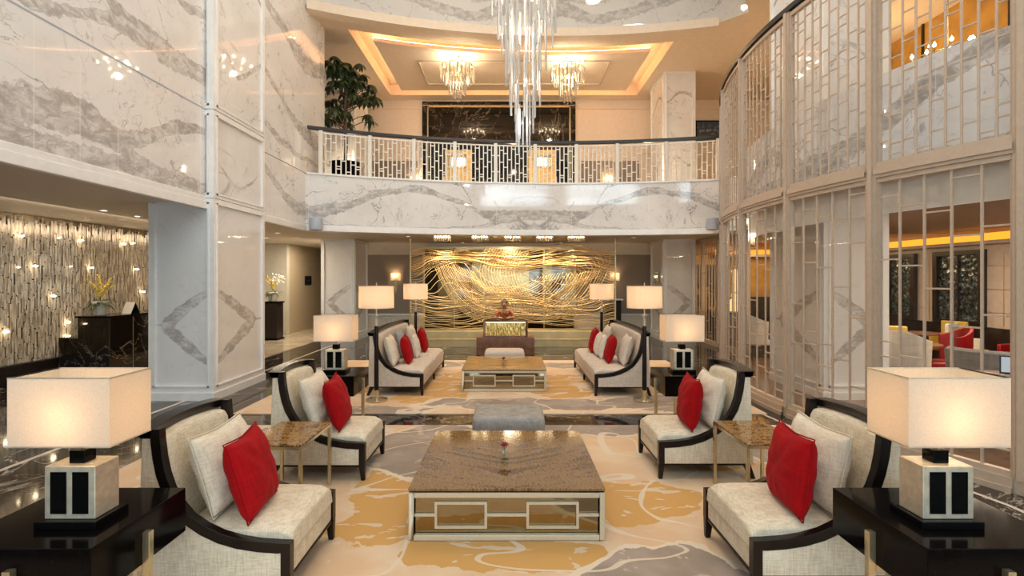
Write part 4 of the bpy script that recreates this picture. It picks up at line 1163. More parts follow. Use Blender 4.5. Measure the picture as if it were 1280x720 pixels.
# ------------------------------------------------------------------ black lamp tables and table lamps
def lamp_table(label, loc):
    t = thing('lamp_table', label, 'lamp table', loc); w = .325; H_ = .72
    ob('tabletop', MB().box(-w, w, -w, w, H_ - .235, H_), M['black_lacq'], t, bevel=.004, seg=1)
    for k in range(4):
        a = PI / 2 * k; c, s = round(math.cos(a)), round(math.sin(a)); b = .034
        m = MB(); cx_, cy_ = c * (w + b / 2), s * (w + b / 2)
        m.cbox((cx_, cy_, (.64 + .014) / 2), (b, b, .64 - .014)); ob('leg', m, M['brass_sheen'], t, bevel=.002, seg=1)
    m = MB(); m.box(-w, w, -.017, .017, .455, .485); m.box(-.017, .017, -w, w, .455, .485); ob('cross_bar', m, M['brass_sheen'], t)
    return t
def table_lamp(label, loc):
    t = thing('table_lamp', label, 'table lamp', loc)
    ob('base_plate', MB().box(-.14, .14, -.105, .105, 0, .035), M['black_gloss'], t, bevel=.003, seg=1)
    body = ob('body', MB().box(-.116, .116, -.075, .075, .035, .275), M['silver_leaf'], t, bevel=.004, seg=1)
    for s in (-1, 1):
        for x0 in (-.086, .014): ob('inset_panel', MB().box(x0, x0 + .072, s * .0765 - .002, s * .0765 + .002, .060, .250), M['black_gloss'], body)
    ob('neck', MB().box(-.036, .036, -.036, .036, .275, .335), M['black_gloss'], t, bevel=.003, seg=1)
    m = MB(); m.tube([(0, 0, .33), (0, 0, .43)], .008, n=8); ob('stem', m, M['brass_sheen'], t)
    ob('bulb', MB().sphere((0, 0, .50), .032, 12, 8), M['bulb_soft'], t, True)
    m = MB(); w, d, z0, z1 = .227, .135, .378, .690
    for (p, q) in (((-w, -d), (w, -d)), ((w, -d), (w, d)), ((w, d), (-w, d)), ((-w, d), (-w, -d))): m.quad((*p, z0), (*q, z0), (*q, z1), (*p, z1))
    sh = ob('lamp_shade', m, M['shade'], t)
    for z in (z0, z1 - .006):
        m = MB()
        for (x0, x1, y0, y1) in ((-w - .001, w + .001, -d - .001, -d), (-w - .001, w + .001, d, d + .001), (-w - .001, -w, -d, d), (w, w + .001, -d, d)): m.box(x0, x1, y0, y1, z, z + .006)
        ob('trim_tape', m, M['silver_leaf'], sh)
    m = MB(); m.tube([(-w + .003, 0, .62), (w - .003, 0, .62)], .003, n=4); m.tube([(0, -d + .003, .62), (0, d - .003, .62)], .003, n=4); m.tube([(0, 0, .43), (0, 0, .62)], .004, n=5)
    ob('shade_fitter', m, M['brass_sheen'], t)
    lamp('lamp_glow', 'POINT', (0, 0, .50), LAMP_W, (1, .60, .32), t, .04)
    return t
LAMP_W = 3.0
t1 = lamp_table('front left black lacquer lamp table, nearest the camera, with brass legs', (-2.075, 2.53, 0))
dup(t1, (2.07, 2.53, 0), None, 'front right black lacquer lamp table, nearest the camera, with brass legs')
dup(t1, (-2.125, 6.42, 0), None, 'left rear black lamp table, behind the second left armchair')
dup(t1, (2.12, 6.42, 0), None, 'right rear black lamp table, behind the second right armchair')
l1 = table_lamp('large table lamp with rectangular shade on the front left black table', (-2.0, 2.475, .72))
dup(l1, (1.995, 2.475, .72), None, 'large table lamp with rectangular shade on the front right black table')
dup(l1, (-2.10, 6.40, .72), None, 'rectangular shade table lamp on the rear left black table, before the pillar')
dup(l1, (2.085, 6.40, .72), None, 'rectangular shade table lamp on the rear right black table, by the lattice screen')

# ------------------------------------------------------------------ floor lamps
def floor_lamp(label, loc, h):
    t = thing('floor_lamp', label, 'floor lamp', loc); z0 = .014
    ob('base', MB().lathe([(0, z0), (.165, z0), (.168, z0 + .012), (.165, z0 + .03), (.06, z0 + .036), (.038, z0 + .045), (.038, z0 + .16), (0, z0 + .16)], n=32, cap=False), M['brass_sheen'], t, bevel=.002)
    ob('pole', MB().lathe([(.036, z0 + .16), (.030, h - .60)], n=16), M['frame_black'], t, bevel=.002)
    ob('collar', MB().lathe([(0, h - .60), (.026, h - .60), (.026, h - .50), (.012, h - .49), (.012, h - .45), (.045, h - .448), (.045, h - .43), (.012, h - .428), (.010, h - .20), (0, h - .2)], n=16, cap=False), M['champagne'], t, bevel=.001)
    m = MB(); m.lathe([(.258, h - .33), (.258, h)], n=40, cap=False)
    sh = ob('lamp_shade', m, M['shade'], t, True)
    for z in (h - .33, h - .006): ob('trim_tape', MB().lathe([(.259, z), (.2595, z + .006)], n=40, cap=False), M['silver_leaf'], sh)
    ob('finial', MB().lathe([(.003, h - .02), (.008, h), (.008, h + .04), (.002, h + .055)], n=8), M['champagne'], t)
    m = MB(); m.tube([(-.254, 0, h - .03), (.254, 0, h - .03)], .004, n=4); m.tube([(0, -.254, h - .03), (0, .254, h - .03)], .004, n=4); m.tube([(0, 0, h - .2), (0, 0, h)], .005, n=5); ob('shade_fitter', m, M['champagne'], t)
    ob('bulb', MB().sphere((0, 0, h - .165), .035, 12, 8), M['bulb_soft'], t, True)
    lamp('lamp_glow', 'POINT', (0, 0, h - .165), 9, (1, .66, .38), t, .045)
    return t
f1 = floor_lamp('nearer left floor lamp with black pole, at the near end of the left sofa', (-2.0, 7.93, 0), 1.735)
dup(f1, (2.025, 7.93, 0), None, 'nearer right floor lamp with black pole, at the near end of the right sofa')
dup(f1, (-2.02, 11.35, 0), None, 'farther left floor lamp with black pole, beyond the far end of the left sofa')
dup(f1, (1.97, 11.3, 0), None, 'farther right floor lamp with black pole, beyond the far end of the right sofa')

# ------------------------------------------------------------------ rose vases
def rose_vase(label, loc):
    t = thing('bud_vase', label, 'vase', loc)
    ob('glass', MB().lathe([(0, 0), (.030, 0), (.030, .085), (.027, .085), (.027, .008), (0, .008)], n=16, cap=False), M['vase_glass'], t, True)
    ob('stem', MB().tube([(0, 0, .01), (.004, 0, .06), (.002, 0, .105)], .0025, n=5), M['leaf_mid'], t)
    m = MB()
    for k in range(14):
        a = k * 2.4; r_ = .008 + .0024 * k; tilt = .2 + .075 * k; c = Vector((math.cos(a) * r_, math.sin(a) * r_, .118 - .0012 * k))
        d = Vector((math.cos(a), math.sin(a), 0)); s = Vector((-d.y, d.x, 0)); up = (Vector((0, 0, 1)) * math.cos(tilt) + d * math.sin(tilt)); w = .018
        m.add([c - s * w * .5 - up * .012, c + s * w * .5 - up * .012, c + s * w + up * .010 + d * .004, c + up * .018 + d * .006, c - s * w + up * .010 + d * .004], [(0, 1, 2, 3, 4)])
    ob('rose', m, M['rose'], t, True)
    return t
v1 = rose_vase('small glass vase with one dusky rose on the front coffee table', (-.045, 4.30, .383))
dup(v1, (-.105, 8.95, .383), None, 'small glass vase with one dusky rose on the rear coffee table')
# ------------------------------------------------------------------ gold strand screen on its long plinth
pl = tag(ob('plinth', MB().box(-3.0, 3.02, 14.2, 15.0, .0, .43).box(-3.02, 3.04, 14.18, 15.02, .20, .22), M['olive_brass'], bevel=.006, seg=1), 'long low satin brass plinth under the gold strand screen', 'plinth')
sc = thing('strand_sculpture', 'wide openwork screen of wavy gold strands standing behind the desk', 'sculpture', (.09, 14.45, .43))
X0, X1, H0 = -2.80, 2.80, 2.36
for x in (X0, X1): ob('post', MB().box(x - .018, x + .018, -.02, .02, 0, H0 + .14), M['brass'], sc)
rs = random.Random(11)
def sm(t, a, b): t = min(1, max(0, (t - a) / (b - a))); return t * t * (3 - 2 * t)
def strand(pts, r, mat, flat=.6):
    m = MB(); m.tube(pts, r, n=6, flat=flat, up=(0, 1, 0)); ob('strand', m, mat, sc, True)
def eye(x, z):                                     # two whirls bend the strands around them
    for cx_, cz_, s in ((-1.35, 1.35, .42), (1.15, 1.25, .36)):
        dx, dz = x - cx_, z - cz_; d2 = (dx / 1.1) ** 2 + (dz / .55) ** 2
        z += s * math.copysign(1, dz if abs(dz) > 1e-4 else 1) * math.exp(-d2) * (1 - math.exp(-(dz / .06) ** 2))
    return z
cnt = 0
for k in range(44):                                # strands running across
    f = (k + .5) / 44; zb = .10 + 2.12 * f; p1, p2, p3 = rs.uniform(0, 6), 2.2 * f + .4, rs.uniform(0, 6)
    pts = []; thick = k % 9 == 4; yo = rs.uniform(-.07, .07)
    for i in range(61):
        x = X0 + (X1 - X0) * i / 60; e = min(1, (x - X0) / .5, (X1 - x) / .5)
        z = zb + e * (.10 * math.sin(1.25 * x + p2 * 2.2) + .05 * math.sin(2.9 * x + p2 * 4) + .022 * math.sin(6.1 * x + p1))
        if .9 < f: z -= .10 * e * math.exp(-((x + .95) / .35) ** 2)
        z = zb + (eye(x, z) - zb) * (.25 + .75 * e)
        pts.append((x, yo + .05 * math.sin(1.7 * x + p3), min(H0, max(.02, z))))
    strand(pts, .030 if thick else .0155, M['gold_deep'] if k > 30 and k % 3 else M['gold'], .55); cnt += 1
for k in range(26):                                # strands sagging like bowls
    f = k / 25; a = 2.45 - 1.55 * f; zt = 2.15 - .55 * f; zb = .22 + .95 * f; skew = .15 - .35 * f; pts = []; yo = rs.uniform(-.08, .08)
    for i in range(49):
        u = -1 + 2 * i / 48; x = skew + a * math.copysign(abs(u) ** .82, u)
        z = zb + (zt - zb) * (abs(u) ** 3.2) * (.75 + .25 * (u < 0)) + .025 * math.sin(5 * u + k * .5)
        pts.append((max(X0, min(X1, x)), yo + .03 * math.sin(4 * u), z))
    strand(pts, .014, M['gold'], .6); cnt += 1
for k in range(15):                                # bundle sweeping down left of the middle
    f = k / 14; pts = []
    for i in range(31):
        s = i / 30; z = 2.25 - .25 * f * .4 - (1.75) * s
        x = -.55 + .075 * k * (1 + .3 * s) + .55 * math.sin(PI * s * 1.15 + .15) * -.75 + .5 * s * (1 - f) * .3 + .18 * sm(s, .8, 1)
        pts.append((x, -.05 + .1 * f, z))
    strand(pts, .0125, M['gold'], .6); cnt += 1
for k in range(13):                                # bundle at the right end
    pts = []
    for i in range(31):
        s = i / 30; z = 2.2 - .06 * k - (1.55 - .03 * k) * s
        x = 2.55 - .10 * k - .9 * sm(s, .1, 1.0) + .2 * math.sin(PI * 2 * s) * (1 - s)
        pts.append((x, .06 - .01 * k, z))
    strand(pts, .0125, M['gold_deep'], .6); cnt += 1

# desk with its gold crystal front, and the person behind it
dk = thing('desk', 'low brown walnut desk with a gilt crystal panel, in front of the gold screen', 'desk', (-.10, 12.72, 0))
ob('body', MB().box(-.70, .70, 0, .66, .0, .43), M['walnut'], dk, bevel=.008)
ob('groove', MB().box(-.703, .703, -.003, .663, .150, .158), M['black_side'], dk)
ob('crystal_panel', MB().box(-.49, .49, .10, .13, .46, .80), M['crystal_front'], dk)
m = MB(); m.box(-.54, -.49, .08, .15, .43, .84); m.box(.49, .54, .08, .15, .43, .84); m.box(-.49, .49, .08, .15, .80, .84); m.box(-.49, .49, .08, .15, .43, .46)
ob('panel_frame', m, M['walnut'], dk, bevel=.004, seg=1)
ob('light_strip', MB().box(-.48, .48, .085, .10, .775, .79), emit('desk strip light', (1, .85, .5), 2.5), dk)
ob('worktop', MB().box(-.54, .54, .15, .52, .78, .81), M['walnut'], dk, bevel=.004, seg=1)
ob('worktop_support', MB().box(-.52, -.48, .16, .50, .43, .78).box(.48, .52, .16, .50, .43, .78), M['walnut'], dk)
st = thing('stool', 'dark upholstered stool under the person at the brown desk', 'stool', (-.135, 13.98, 0))
ob('seat', MB().lathe([(0, .38), (.17, .38), (.19, .40), (.18, .425), (0, .43)], n=20, cap=False), M['bar_dark'], st, True)
for k in range(4):
    a = PI / 4 + PI / 2 * k; ob('leg', MB().tube([(.13 * math.cos(a), .13 * math.sin(a), .39), (.17 * math.cos(a), .17 * math.sin(a), .002)], .014, n=8), M['bar_dark'], st)

def skin_mesh(name, nodes, edges, mat, parent, root=0, sub=2):
    me = bpy.data.meshes.new(name); me.from_pydata([n[0] for n in nodes], edges, []); me.materials.append(mat)
    o = bpy.data.objects.new(name, me); COL.objects.link(o); o.parent = parent
    sk = o.modifiers.new('skin', 'SKIN'); sk.use_smooth_shade = True; sk.branch_smoothing = .4
    for i, n in enumerate(nodes):
        r = n[1]; me.skin_vertices[0].data[i].radius = (r if hasattr(r, '__len__') else (r, r)); me.skin_vertices[0].data[i].use_root = (i == root)
    o.modifiers.new('sub', 'SUBSURF').levels = sub; o.modifiers['sub'].render_levels = sub
    return o
# seated, facing the camera (-y); pelvis at z .53
per = thing('person', 'person in a rust patterned blouse seated behind the brown desk, hair tied up', 'person', (-.135, 13.93, .0))
N = []; E = []
def nd(p, r, par=None):
    N.append((p, r)); i = len(N) - 1
    if par is not None: E.append((par, i))
    return i
pel = nd((0, .04, .58), (.15, .11)); wa = nd((0, .03, .72), (.12, .09), pel); chs = nd((0, .01, .88), (.145, .10), wa); shl = nd((0, .0, .98), (.09, .075), chs)
nk = nd((0, -.015, 1.05), .048, shl); jw = nd((0, -.03, 1.105), .058, nk); hd = nd((0, -.025, 1.165), (.074, .088), jw); cr = nd((0, -.01, 1.215), (.062, .072), hd)
for s in (-1, 1):
    sh_ = nd((s * .155, .01, .965), .056, shl); el = nd((s * .235, -.07, .80), .042, sh_); fo = nd((s * .20, -.22, .828), .034, el); wr = nd((s * .13, -.36, .838), .026, fo)
    pa = nd((s * .10, -.42, .838), (.036, .018), wr)
    for q, (dx, ln) in enumerate(((-.026, .060), (-.009, .070), (.009, .066), (.026, .052))):
        b0 = nd((s * .10 + dx, -.455, .840), .009, pa); b1 = nd((s * .095 + dx * 1.1, -.455 - ln * .55, .846), .0085, b0); nd((s * .09 + dx * 1.15, -.455 - ln, .832), .007, b1)
    t0 = nd((s * .068, -.415, .842), .010, pa); nd((s * .048, -.45, .836), .008, t0)
    hp = nd((s * .09, .0, .555), .085, pel); kn = nd((s * .11, -.36, .53), .062, hp); an = nd((s * .11, -.34, .10), .038, kn); nd((s * .12, -.46, .04), (.035, .03), an)
body = skin_mesh('body', N, E, M['skin'], per)
hm = MB(); n = 14
hm.sphere((0, .012, 1.20), .090, 16, 10, (.95, 1.02, .92)); 
hm.sphere((0, .055, 1.275), .040, 12, 8)
hair = ob('hair', hm, M['hair'], per, True)
hair.rotation_euler = (0, 0, 0)
fm = MB(); fm.add([(-.012, -.115, 1.125), (.012, -.115, 1.125), (0, -.138, 1.13), (0, -.112, 1.168)], [(0, 1, 2), (1, 3, 2), (3, 0, 2)]); ob('nose', fm, M['skin'], per, True, sub=1)
for s in (-1, 1):
    e = ob('eye', MB().sphere((s * .030, -.098, 1.165), .011, 8, 6), M['white_card'], per, True); ob('iris', MB().sphere((s * .030, -.107, 1.165), .006, 8, 6), M['hair'], e, True)
    ob('ear', MB().sphere((s * .079, -.015, 1.145), .022, 8, 6, (.4, .8, 1.3)), M['skin'], per, True)
ob('mouth', MB().sphere((0, -.091, 1.098), .02, 10, 6, (1, .4, .35)), simple('lip', (.30, .06, .05), .5), per, True)
B = []; BE = []
def nb_(p, r, par=None):
    B.append((p, r)); i = len(B) - 1
    if par is not None: BE.append((par, i))
    return i
b0 = nb_((0, .04, .60), (.165, .125)); b1 = nb_((0, .03, .74), (.135, .105), b0); b2 = nb_((0, .01, .88), (.16, .115), b1); b3 = nb_((0, .005, .975), (.10, .085), b2); nb_((0, -.003, 1.02), .058, b3)
for s in (-1, 1):
    q = nb_((s * .16, .01, .965), .066, b3); q = nb_((s * .238, -.07, .80), .052, q); nb_((s * .215, -.16, .82), .045, q)
skin_mesh('blouse', B, BE, M['batik'], per)
T = []; TE = []
b0 = len(T); T.append(((0, .04, .58), (.165, .125)))
for s in (-1, 1):
    i = len(T); T += [((s * .09, .0, .56), .095), ((s * .11, -.36, .535), .072), ((s * .11, -.34, .14), .05)]; TE += [(0, i), (i, i + 1), (i + 1, i + 2)]
skin_mesh('trousers', T, TE, M['black_side'], per)

def standing(label, loc, rz, coat, legs):
    p = thing('person', label, 'person', loc, rz); N.clear(); E.clear()
    pel = nd((0, 0, .93), (.15, .10)); wa = nd((0, .0, 1.08), (.125, .09), pel); cs_ = nd((0, .01, 1.24), (.15, .10), wa); sl = nd((0, .01, 1.36), (.09, .07), cs_)
    nk = nd((0, 0, 1.43), .046, sl); jw = nd((0, -.02, 1.49), .056, nk); hd = nd((0, -.015, 1.55), (.072, .086), jw); nd((0, 0, 1.60), (.058, .068), hd)
    for s in (-1, 1):
        a = nd((s * .17, .01, 1.35), .054, sl); b = nd((s * .22, .03, 1.10), .041, a); c = nd((s * .20, -.10, .92), .032, b); d = nd((s * .19, -.16, .85), .024, c); h = nd((s * .185, -.185, .79), (.018, .034), d)
        for q, ln in enumerate((.062, .072, .068, .052)):
            f0 = nd((s * .185, -.222 + .022 * q, .745), .009, h); f1 = nd((s * .180, -.226 + .022 * q, .745 - ln * .5), .0085, f0); nd((s * .170, -.222 + .021 * q, .745 - ln), .007, f1)
        t0 = nd((s * .170, -.215, .80), .010, h); nd((s * .155, -.235, .765), .008, t0)
        hp = nd((s * .095, 0, .86), .085, pel); kn = nd((s * .10, -.01, .48), .058, hp); an = nd((s * .10, .02, .09), .038, kn); nd((s * .115, -.12, .045), (.036, .028), an)
    skin_mesh('body', list(N), list(E), M['skin'], p)
    ob('hair', MB().sphere((0, .012, 1.585), .088, 14, 9, (.95, 1.02, .9)), M['hair'], p, True)
    fm = MB(); fm.add([(-.012, -.10, 1.515), (.012, -.10, 1.515), (0, -.122, 1.52), (0, -.098, 1.555)], [(0, 1, 2), (1, 3, 2), (3, 0, 2)]); ob('nose', fm, M['skin'], p, True)
    for s in (-1, 1):
        e = ob('eye', MB().sphere((s * .028, -.087, 1.55), .010, 8, 6), M['white_card'], p, True); ob('iris', MB().sphere((s * .028, -.095, 1.55), .0055, 8, 6), M['hair'], e, True)
    J = [((0, 0, .86), (.165, .115)), ((0, 0, 1.08), (.14, .105)), ((0, .01, 1.24), (.165, .115)), ((0, .01, 1.35), (.10, .08)), ((0, 0, 1.40), .056)]; JE = [(0, 1), (1, 2), (2, 3), (3, 4)]
    for s in (-1, 1):
        i = len(J); J += [((s * .172, .01, 1.35), .064), ((s * .222, .03, 1.10), .051), ((s * .203, -.09, .935), .042)]; JE += [(3, i), (i, i + 1), (i + 1, i + 2)]
    skin_mesh('jacket', J, JE, coat, p)
    T = [((0, 0, .92), (.155, .105))]; TE = []
    for s in (-1, 1):
        i = len(T); T += [((s * .095, 0, .84), .094), ((s * .10, -.01, .48), .068), ((s * .10, .02, .10), .052)]; TE += [(0, i), (i, i + 1), (i + 1, i + 2)]
    skin_mesh('trousers', T, TE, legs, p); return p
standing('person in dark clothes standing in the bar, left one behind the straight lattice screen', (6.02, 16.72, .0), D(20), M['bar_dark'], M['black_side'])
standing('person in brown clothes standing in the bar, right one behind the straight lattice screen', (6.12, 16.35, .0), D(-30), simple('brown jacket', (.10, .05, .03), .8), M['black_side'])

# ------------------------------------------------------------------ lit fittings
def sconce(label, loc, name='wall_lamp', glow=3.0):
    t = thing(name, label, 'wall lamp', loc)
    ob('back_plate', MB().box(-.05, .05, -.02, .01, -.34, .0).prism([(-.05, -.34), (.05, -.34), (.0, -.50)], 'y', -.02, .01), M['brass'], t)
    ob('arm', MB().tube([(0, -.01, -.12), (0, -.10, -.12), (0, -.12, -.08), (0, -.12, 0)], .010, n=8), M['brass'], t)
    m = MB(); w = .16
    for i in range(12):
        a0, a1 = PI + PI * i / 12, PI + PI * (i + 1) / 12
        for r_ in (1,): m.quad((w * r_ * math.cos(a0), -.03 + .15 * r_ * math.sin(a0), -.09), (w * r_ * math.cos(a1), -.03 + .15 * r_ * math.sin(a1), -.09), (w * r_ * math.cos(a1), -.03 + .15 * r_ * math.sin(a1), .16), (w * r_ * math.cos(a0), -.03 + .15 * r_ * math.sin(a0), .16))
    ob('lamp_shade', m, M['shade'], t, True)
    ob('bulb', MB().sphere((0, -.11, .04), .026, 10, 6), M['bulb_soft'], t, True)
    lamp('lamp_glow', 'POINT', (0, -.11, .08), glow, (1, .66, .36), t, .03)
    return t
w1 = sconce('wall lamp with half round shade on the taupe wall left of the gold screen', (-3.72, YB - .05, 1.87))
dup(w1, (3.42, YB - .05, 1.87), None, 'wall lamp with half round shade on the taupe wall right of the gold screen')
w2_ = sconce('wall lamp on the upper floor wall, seen through the balustrade left of the black marble', (-3.2, YU - .04, 5.15), glow=12)
dup(w2_, (3.35, YU - .04, 5.15), None, 'wall lamp on the upper floor wall, seen through the balustrade right of the black marble')
cw = thing('crystal_wall_lamp', 'small crystal wall lamp on the side of the right rear marble pillar', 'wall lamp', (4.50, 16.1, 1.88))
ob('back_plate', MB().box(-.02, .02, -.09, .09, -.16, .16), M['brass'], cw)
m = MB()
for i in range(5):
    for j in range(2): m.lathe([(.003, .15 - j * .16), (.022, .12 - j * .16), (.022, .02 - j * .16), (.003, -.01 - j * .16)], (-.06 - .03 * (i % 2), -.10 + .05 * i, 0), n=6)
ob('crystal_drops', m, M['crystal_amber'], cw); ob('bulb', MB().sphere((-.04, 0, .03), .03, 10, 6), M['bulb_soft'], cw, True)

# square crystal ceiling lights in front of the gold screen
cb = thing('crystal_ceiling_light', 'x', 'ceiling light', (0, 0, 0), 0, 'square crystal lights over the gold screen')
ob('frame', MB().box(-.24, .24, -.16, .16, -.03, 0), M['brass'], cb)
m = MB()
for i in range(8):
    for j in range(5):
        m.lathe([(.003, -.03), (.018, -.05), (.018, -.15), (.003, -.17)], (-.2 + .4 * i / 7, -.12 + .24 * j / 4, 0), n=5)
ob('crystal_drops', m, M['crystal_amber'], cb)
m = MB()
for i in range(6):
    for j in range(2): m.sphere((-.18 + .36 * i / 5, -.07 + .14 * j, -.055), .020, 8, 5)
ob('bulb', m, M['bulb'], cb, True)
lamp('light_glow', 'SPOT', (0, 0, -.20), 95, (1, .74, .46), cb, .08, spot_size=2.4, spot_blend=.6)
names = ['leftmost', 'second from left', 'middle', 'second from right', 'rightmost']
for k, px in enumerate((553, 600, 640.5, 680.5, 720)):
    p = W(px, 303, 14.0); o = cb if k == 0 else dup(cb)
    o.location = (p.x, 14.0, ZS); o['label'] = '%s of the five square crystal ceiling lights over the gold screen' % names[k]

dl = thing('downlight', 'x', 'ceiling light', (0, 0, 0))
ob('trim_ring', MB().lathe([(.075, 0), (.075, -.010), (.055, -.012), (.052, 0)], n=20, cap=False), M['white_trim'], dl, True)
ob('lens', MB().lathe([(0, -.004), (.052, -.004)], n=20, cap=False), M['downlight'], dl)
DLS = [(510, 295, 'beside the left end of the gold screen'), (560, 295, 'just right of the leftmost crystal light'), (578, 303, 'between the first two crystal lights'), (618, 295.5, 'left of the middle crystal light'),
       (673, 296, 'just left of the second crystal light from the right'), (700, 304, 'between the two rightmost crystal lights'), (729, 297, 'just right of the rightmost crystal light'), (792, 296.5, 'before the right rear pillar'),
       (347, 291, 'topmost in the left corridor ceiling'), (333, 297, 'nearest the left front pillar in the corridor ceiling'), (371, 296.5, 'in the corridor ceiling near the tan wall'),
       (129.6, 262.6, 'left one in the reception ceiling'), (172, 270, 'right one in the reception ceiling')]
for k, (px, py, s) in enumerate(DLS):
    Y_ = F * (ZS - HC) / (VY - py); p = W(px, py, Y_); o = dl if k == 0 else dup(dl)
    o.location = (p.x, min(Y_, 17.0), ZS - .001); o['label'] = 'small round recessed ceiling downlight, ' + s; o['group'] = 'recessed downlights'
vt = thing('ceiling_vent', 'x', 'air vent', (0, 0, 0))
ob('frame', MB().box(-.42, .42, -.05, .05, -.005, 0), M['white_trim'], vt); ob('slot', MB().box(-.40, .40, -.035, .035, -.008, -.001), M['black_side'], vt)
for k, px in enumerate((536, 589, 645, 702, 756)):
    o = vt if k == 0 else dup(vt); p = W(px, 296.5, 14.75); o.location = (p.x, 14.72, ZS - .001); o['group'] = 'slot vents in the soffit'
    o['label'] = '%s of the five dark slot vents in the ceiling under the balcony' % names[k]
# pale speaker boxes at both ends of the balcony front
for px, Y_, s in ((395, 11.55, 'left'), (891, 12.2, 'right')):
    p = W(px, 280, Y_); t = thing('wall_speaker', 'small pale grey wall speaker at the %s end of the balcony front' % s, 'speaker', (p.x, Y_, p.z))
    ob('shell', MB().lathe([(.04, -.15), (.14, -.13), (.15, .0), (.14, .13), (.04, .15)], n=16), M['speaker'], t, bevel=.01)
    ob('bracket', MB().box(-.03, .03, .08, .50, -.04, .04), M['speaker'], t)

# ------------------------------------------------------------------ reception on the left
m = MB(); XC = -8.75; ry = random.Random(9); y = 5.2; lay = 0
while y < 13.4 or lay == 0:
    if y >= 13.4: lay = 1; y = 5.217

    z = 2.98 - ry.uniform(0, .2)
    while z > .36:
        ln = ry.uniform(.20, .42); z2 = max(.34, z - ln); d = ry.uniform(.02, .05) if lay == 0 else -.035; r_ = ry.uniform(.013, .020)
        m.lathe([(r_, z2 + .01), (r_, z - .01)], (XC + .06 + d, y + ry.uniform(-.006, .006), 0), n=4); z = z2
    y += .034 if lay == 0 else .05
rods_ob = ob('crystal_rod_curtain', m, M['rods']); tag(rods_ob, 'shimmering wall hung with countless clear crystal rods behind the reception', 'crystal wall'); rods_ob['kind'] = 'stuff'
struct(ob('wall_reception', MB().box(XC - .2, XC, 4.8, 13.8, 0, ZS), simple('bronze backing wall', (.30, .24, .16), .22, .7, var=.3, scale=5)))
struct(ob('baseboard_reception', MB().box(XC, XC + .16, 4.8, 13.6, 0, .34), M['bar_dark'], bevel=.006))
spots = [(24, 294.5), (99, 300.5), (153, 305), (41.5, 332.5), (112, 334.5), (169, 336.5), (64, 370), (177, 364.5), (5, 415), (83, 403), (82, 420.5), (72, 297), (86, 333), (20, 334), (165, 304)]
for k, (px, py) in enumerate(spots):
    Y_ = (XC + .16) * F / (px - VX); p = W(px, py, Y_)
    t = ob('spot_lamp', MB().sphere((0, 0, 0), .028 if k < 11 else .016, 10, 6, (.6, 2.0, .55)), M['sparkle'], None, True, loc=(p.x + .04, Y_, p.z))
    tag(t, 'tiny warm lamp glinting among the crystal rods of the reception wall', 'wall light', 'lamps in the crystal wall')
lamp('crystal_wall_wash', 'AREA', (-7.0, 9.3, 2.9), 34, SOFT, None, shape='RECTANGLE', size=.5, size_y=6).rotation_euler = (0, D(40), 0)
rd = thing('reception_desk', 'tall black marble reception desk with a lower step, before the crystal wall', 'desk', (0, 0, 0))
ob('body', MB().box(-8.02, -7.42, 9.8, 12.6, 0, 1.12), M['black_marble'], rd, bevel=.008)
ob('top', MB().box(-8.05, -7.40, 9.77, 12.62, 1.12, 1.15), M['black_lacq'], rd, bevel=.004)
ob('low_step', MB().box(-8.42, -8.02, 9.85, 11.0, 0, .74), M['black_marble'], rd, bevel=.008)
ob('joint', MB().box(-7.421, -7.415, 10.4, 10.41, .05, 1.1).box(-7.421, -7.415, 11.2, 11.21, .05, 1.1), M['brass'], rd)
def flower_pot(label, loc, h, spikes, pet, name='potted_orchid', wide=.14):
    t = thing(name, label, 'potted plant', loc); rg = random.Random(4)
    ob('pot', MB().lathe([(0, 0), (wide * .68, 0), (wide * .78, .02), (wide * .98, h * .9), (wide * 1.06, h), (wide * .92, h), (wide * .85, h - .02), (0, h - .03)], n=24, cap=False), M['terracotta'], t, True)
    m = MB()
    for i in range(34):
        a = i * 2.4; ln = rg.uniform(.2, .34); w = .022; d = Vector((math.cos(a), math.sin(a), 0)); s = Vector((-d.y, d.x, 0)); c = Vector((0, 0, h - .02)); e = rg.uniform(.05, .6)
        P = [c + d * ln * f + Vector((0, 0, ln * (e * 1.4 * f - 1.0 * f * f * .8))) for f in (0, .35, .7, 1)]
        ws = (w * .5, w, w * .8, .002)
        vs = []
        for p, w_ in zip(P, ws): vs += [p - s * w_, p + s * w_]
        m.add(vs, [(2 * k, 2 * k + 1, 2 * k + 3, 2 * k + 2) for k in range(3)])
    ob('leaves', m, M['leaf_mid'], t, True)
    st_ = MB(); fl = MB()
    for i in range(spikes):
        a = 2 * PI * i / spikes + .3; tip = Vector((math.cos(a) * .20, math.sin(a) * .20, h + rg.uniform(.30, .50))); pts = [Vector((0, 0, h)).lerp(tip, f) - Vector((math.cos(a), math.sin(a), 0)) * .06 * math.sin(PI * f) for f in (0, .25, .5, .75, 1)]
        st_.tube(pts, .004, n=4)
        for q in range(13):
            f = .3 + .7 * q / 12; k = min(3, int(f * 4)); c = pts[k].lerp(pts[k + 1], f * 4 - k) if k < 4 else pts[4]
            fl.sphere(c + Vector((rg.uniform(-.02, .02), rg.uniform(-.02, .02), 0)), .032 * (1.25 - .6 * f), 6, 4, (1, 1, .8))
    ob('flower_stems', st_, M['leaf_mid'], t); ob('blossoms', fl, pet, t, True)
    return t
flower_pot('white pot of yellow flower spikes on the black reception desk', (-7.75, 10.0, 1.15), .27, 9, M['yellow_fl'])
tc = thing('tent_sign', 'folded black and white tent card on the reception desk beside the flower pot', 'sign', (-7.62, 10.62, 1.15), D(-15))
ob('white_face', MB().prism([(-.10, 0), (-.095, 0), (.0, .22), (-.004, .225)], 'x', -.12, .12), M['white_card'], tc)
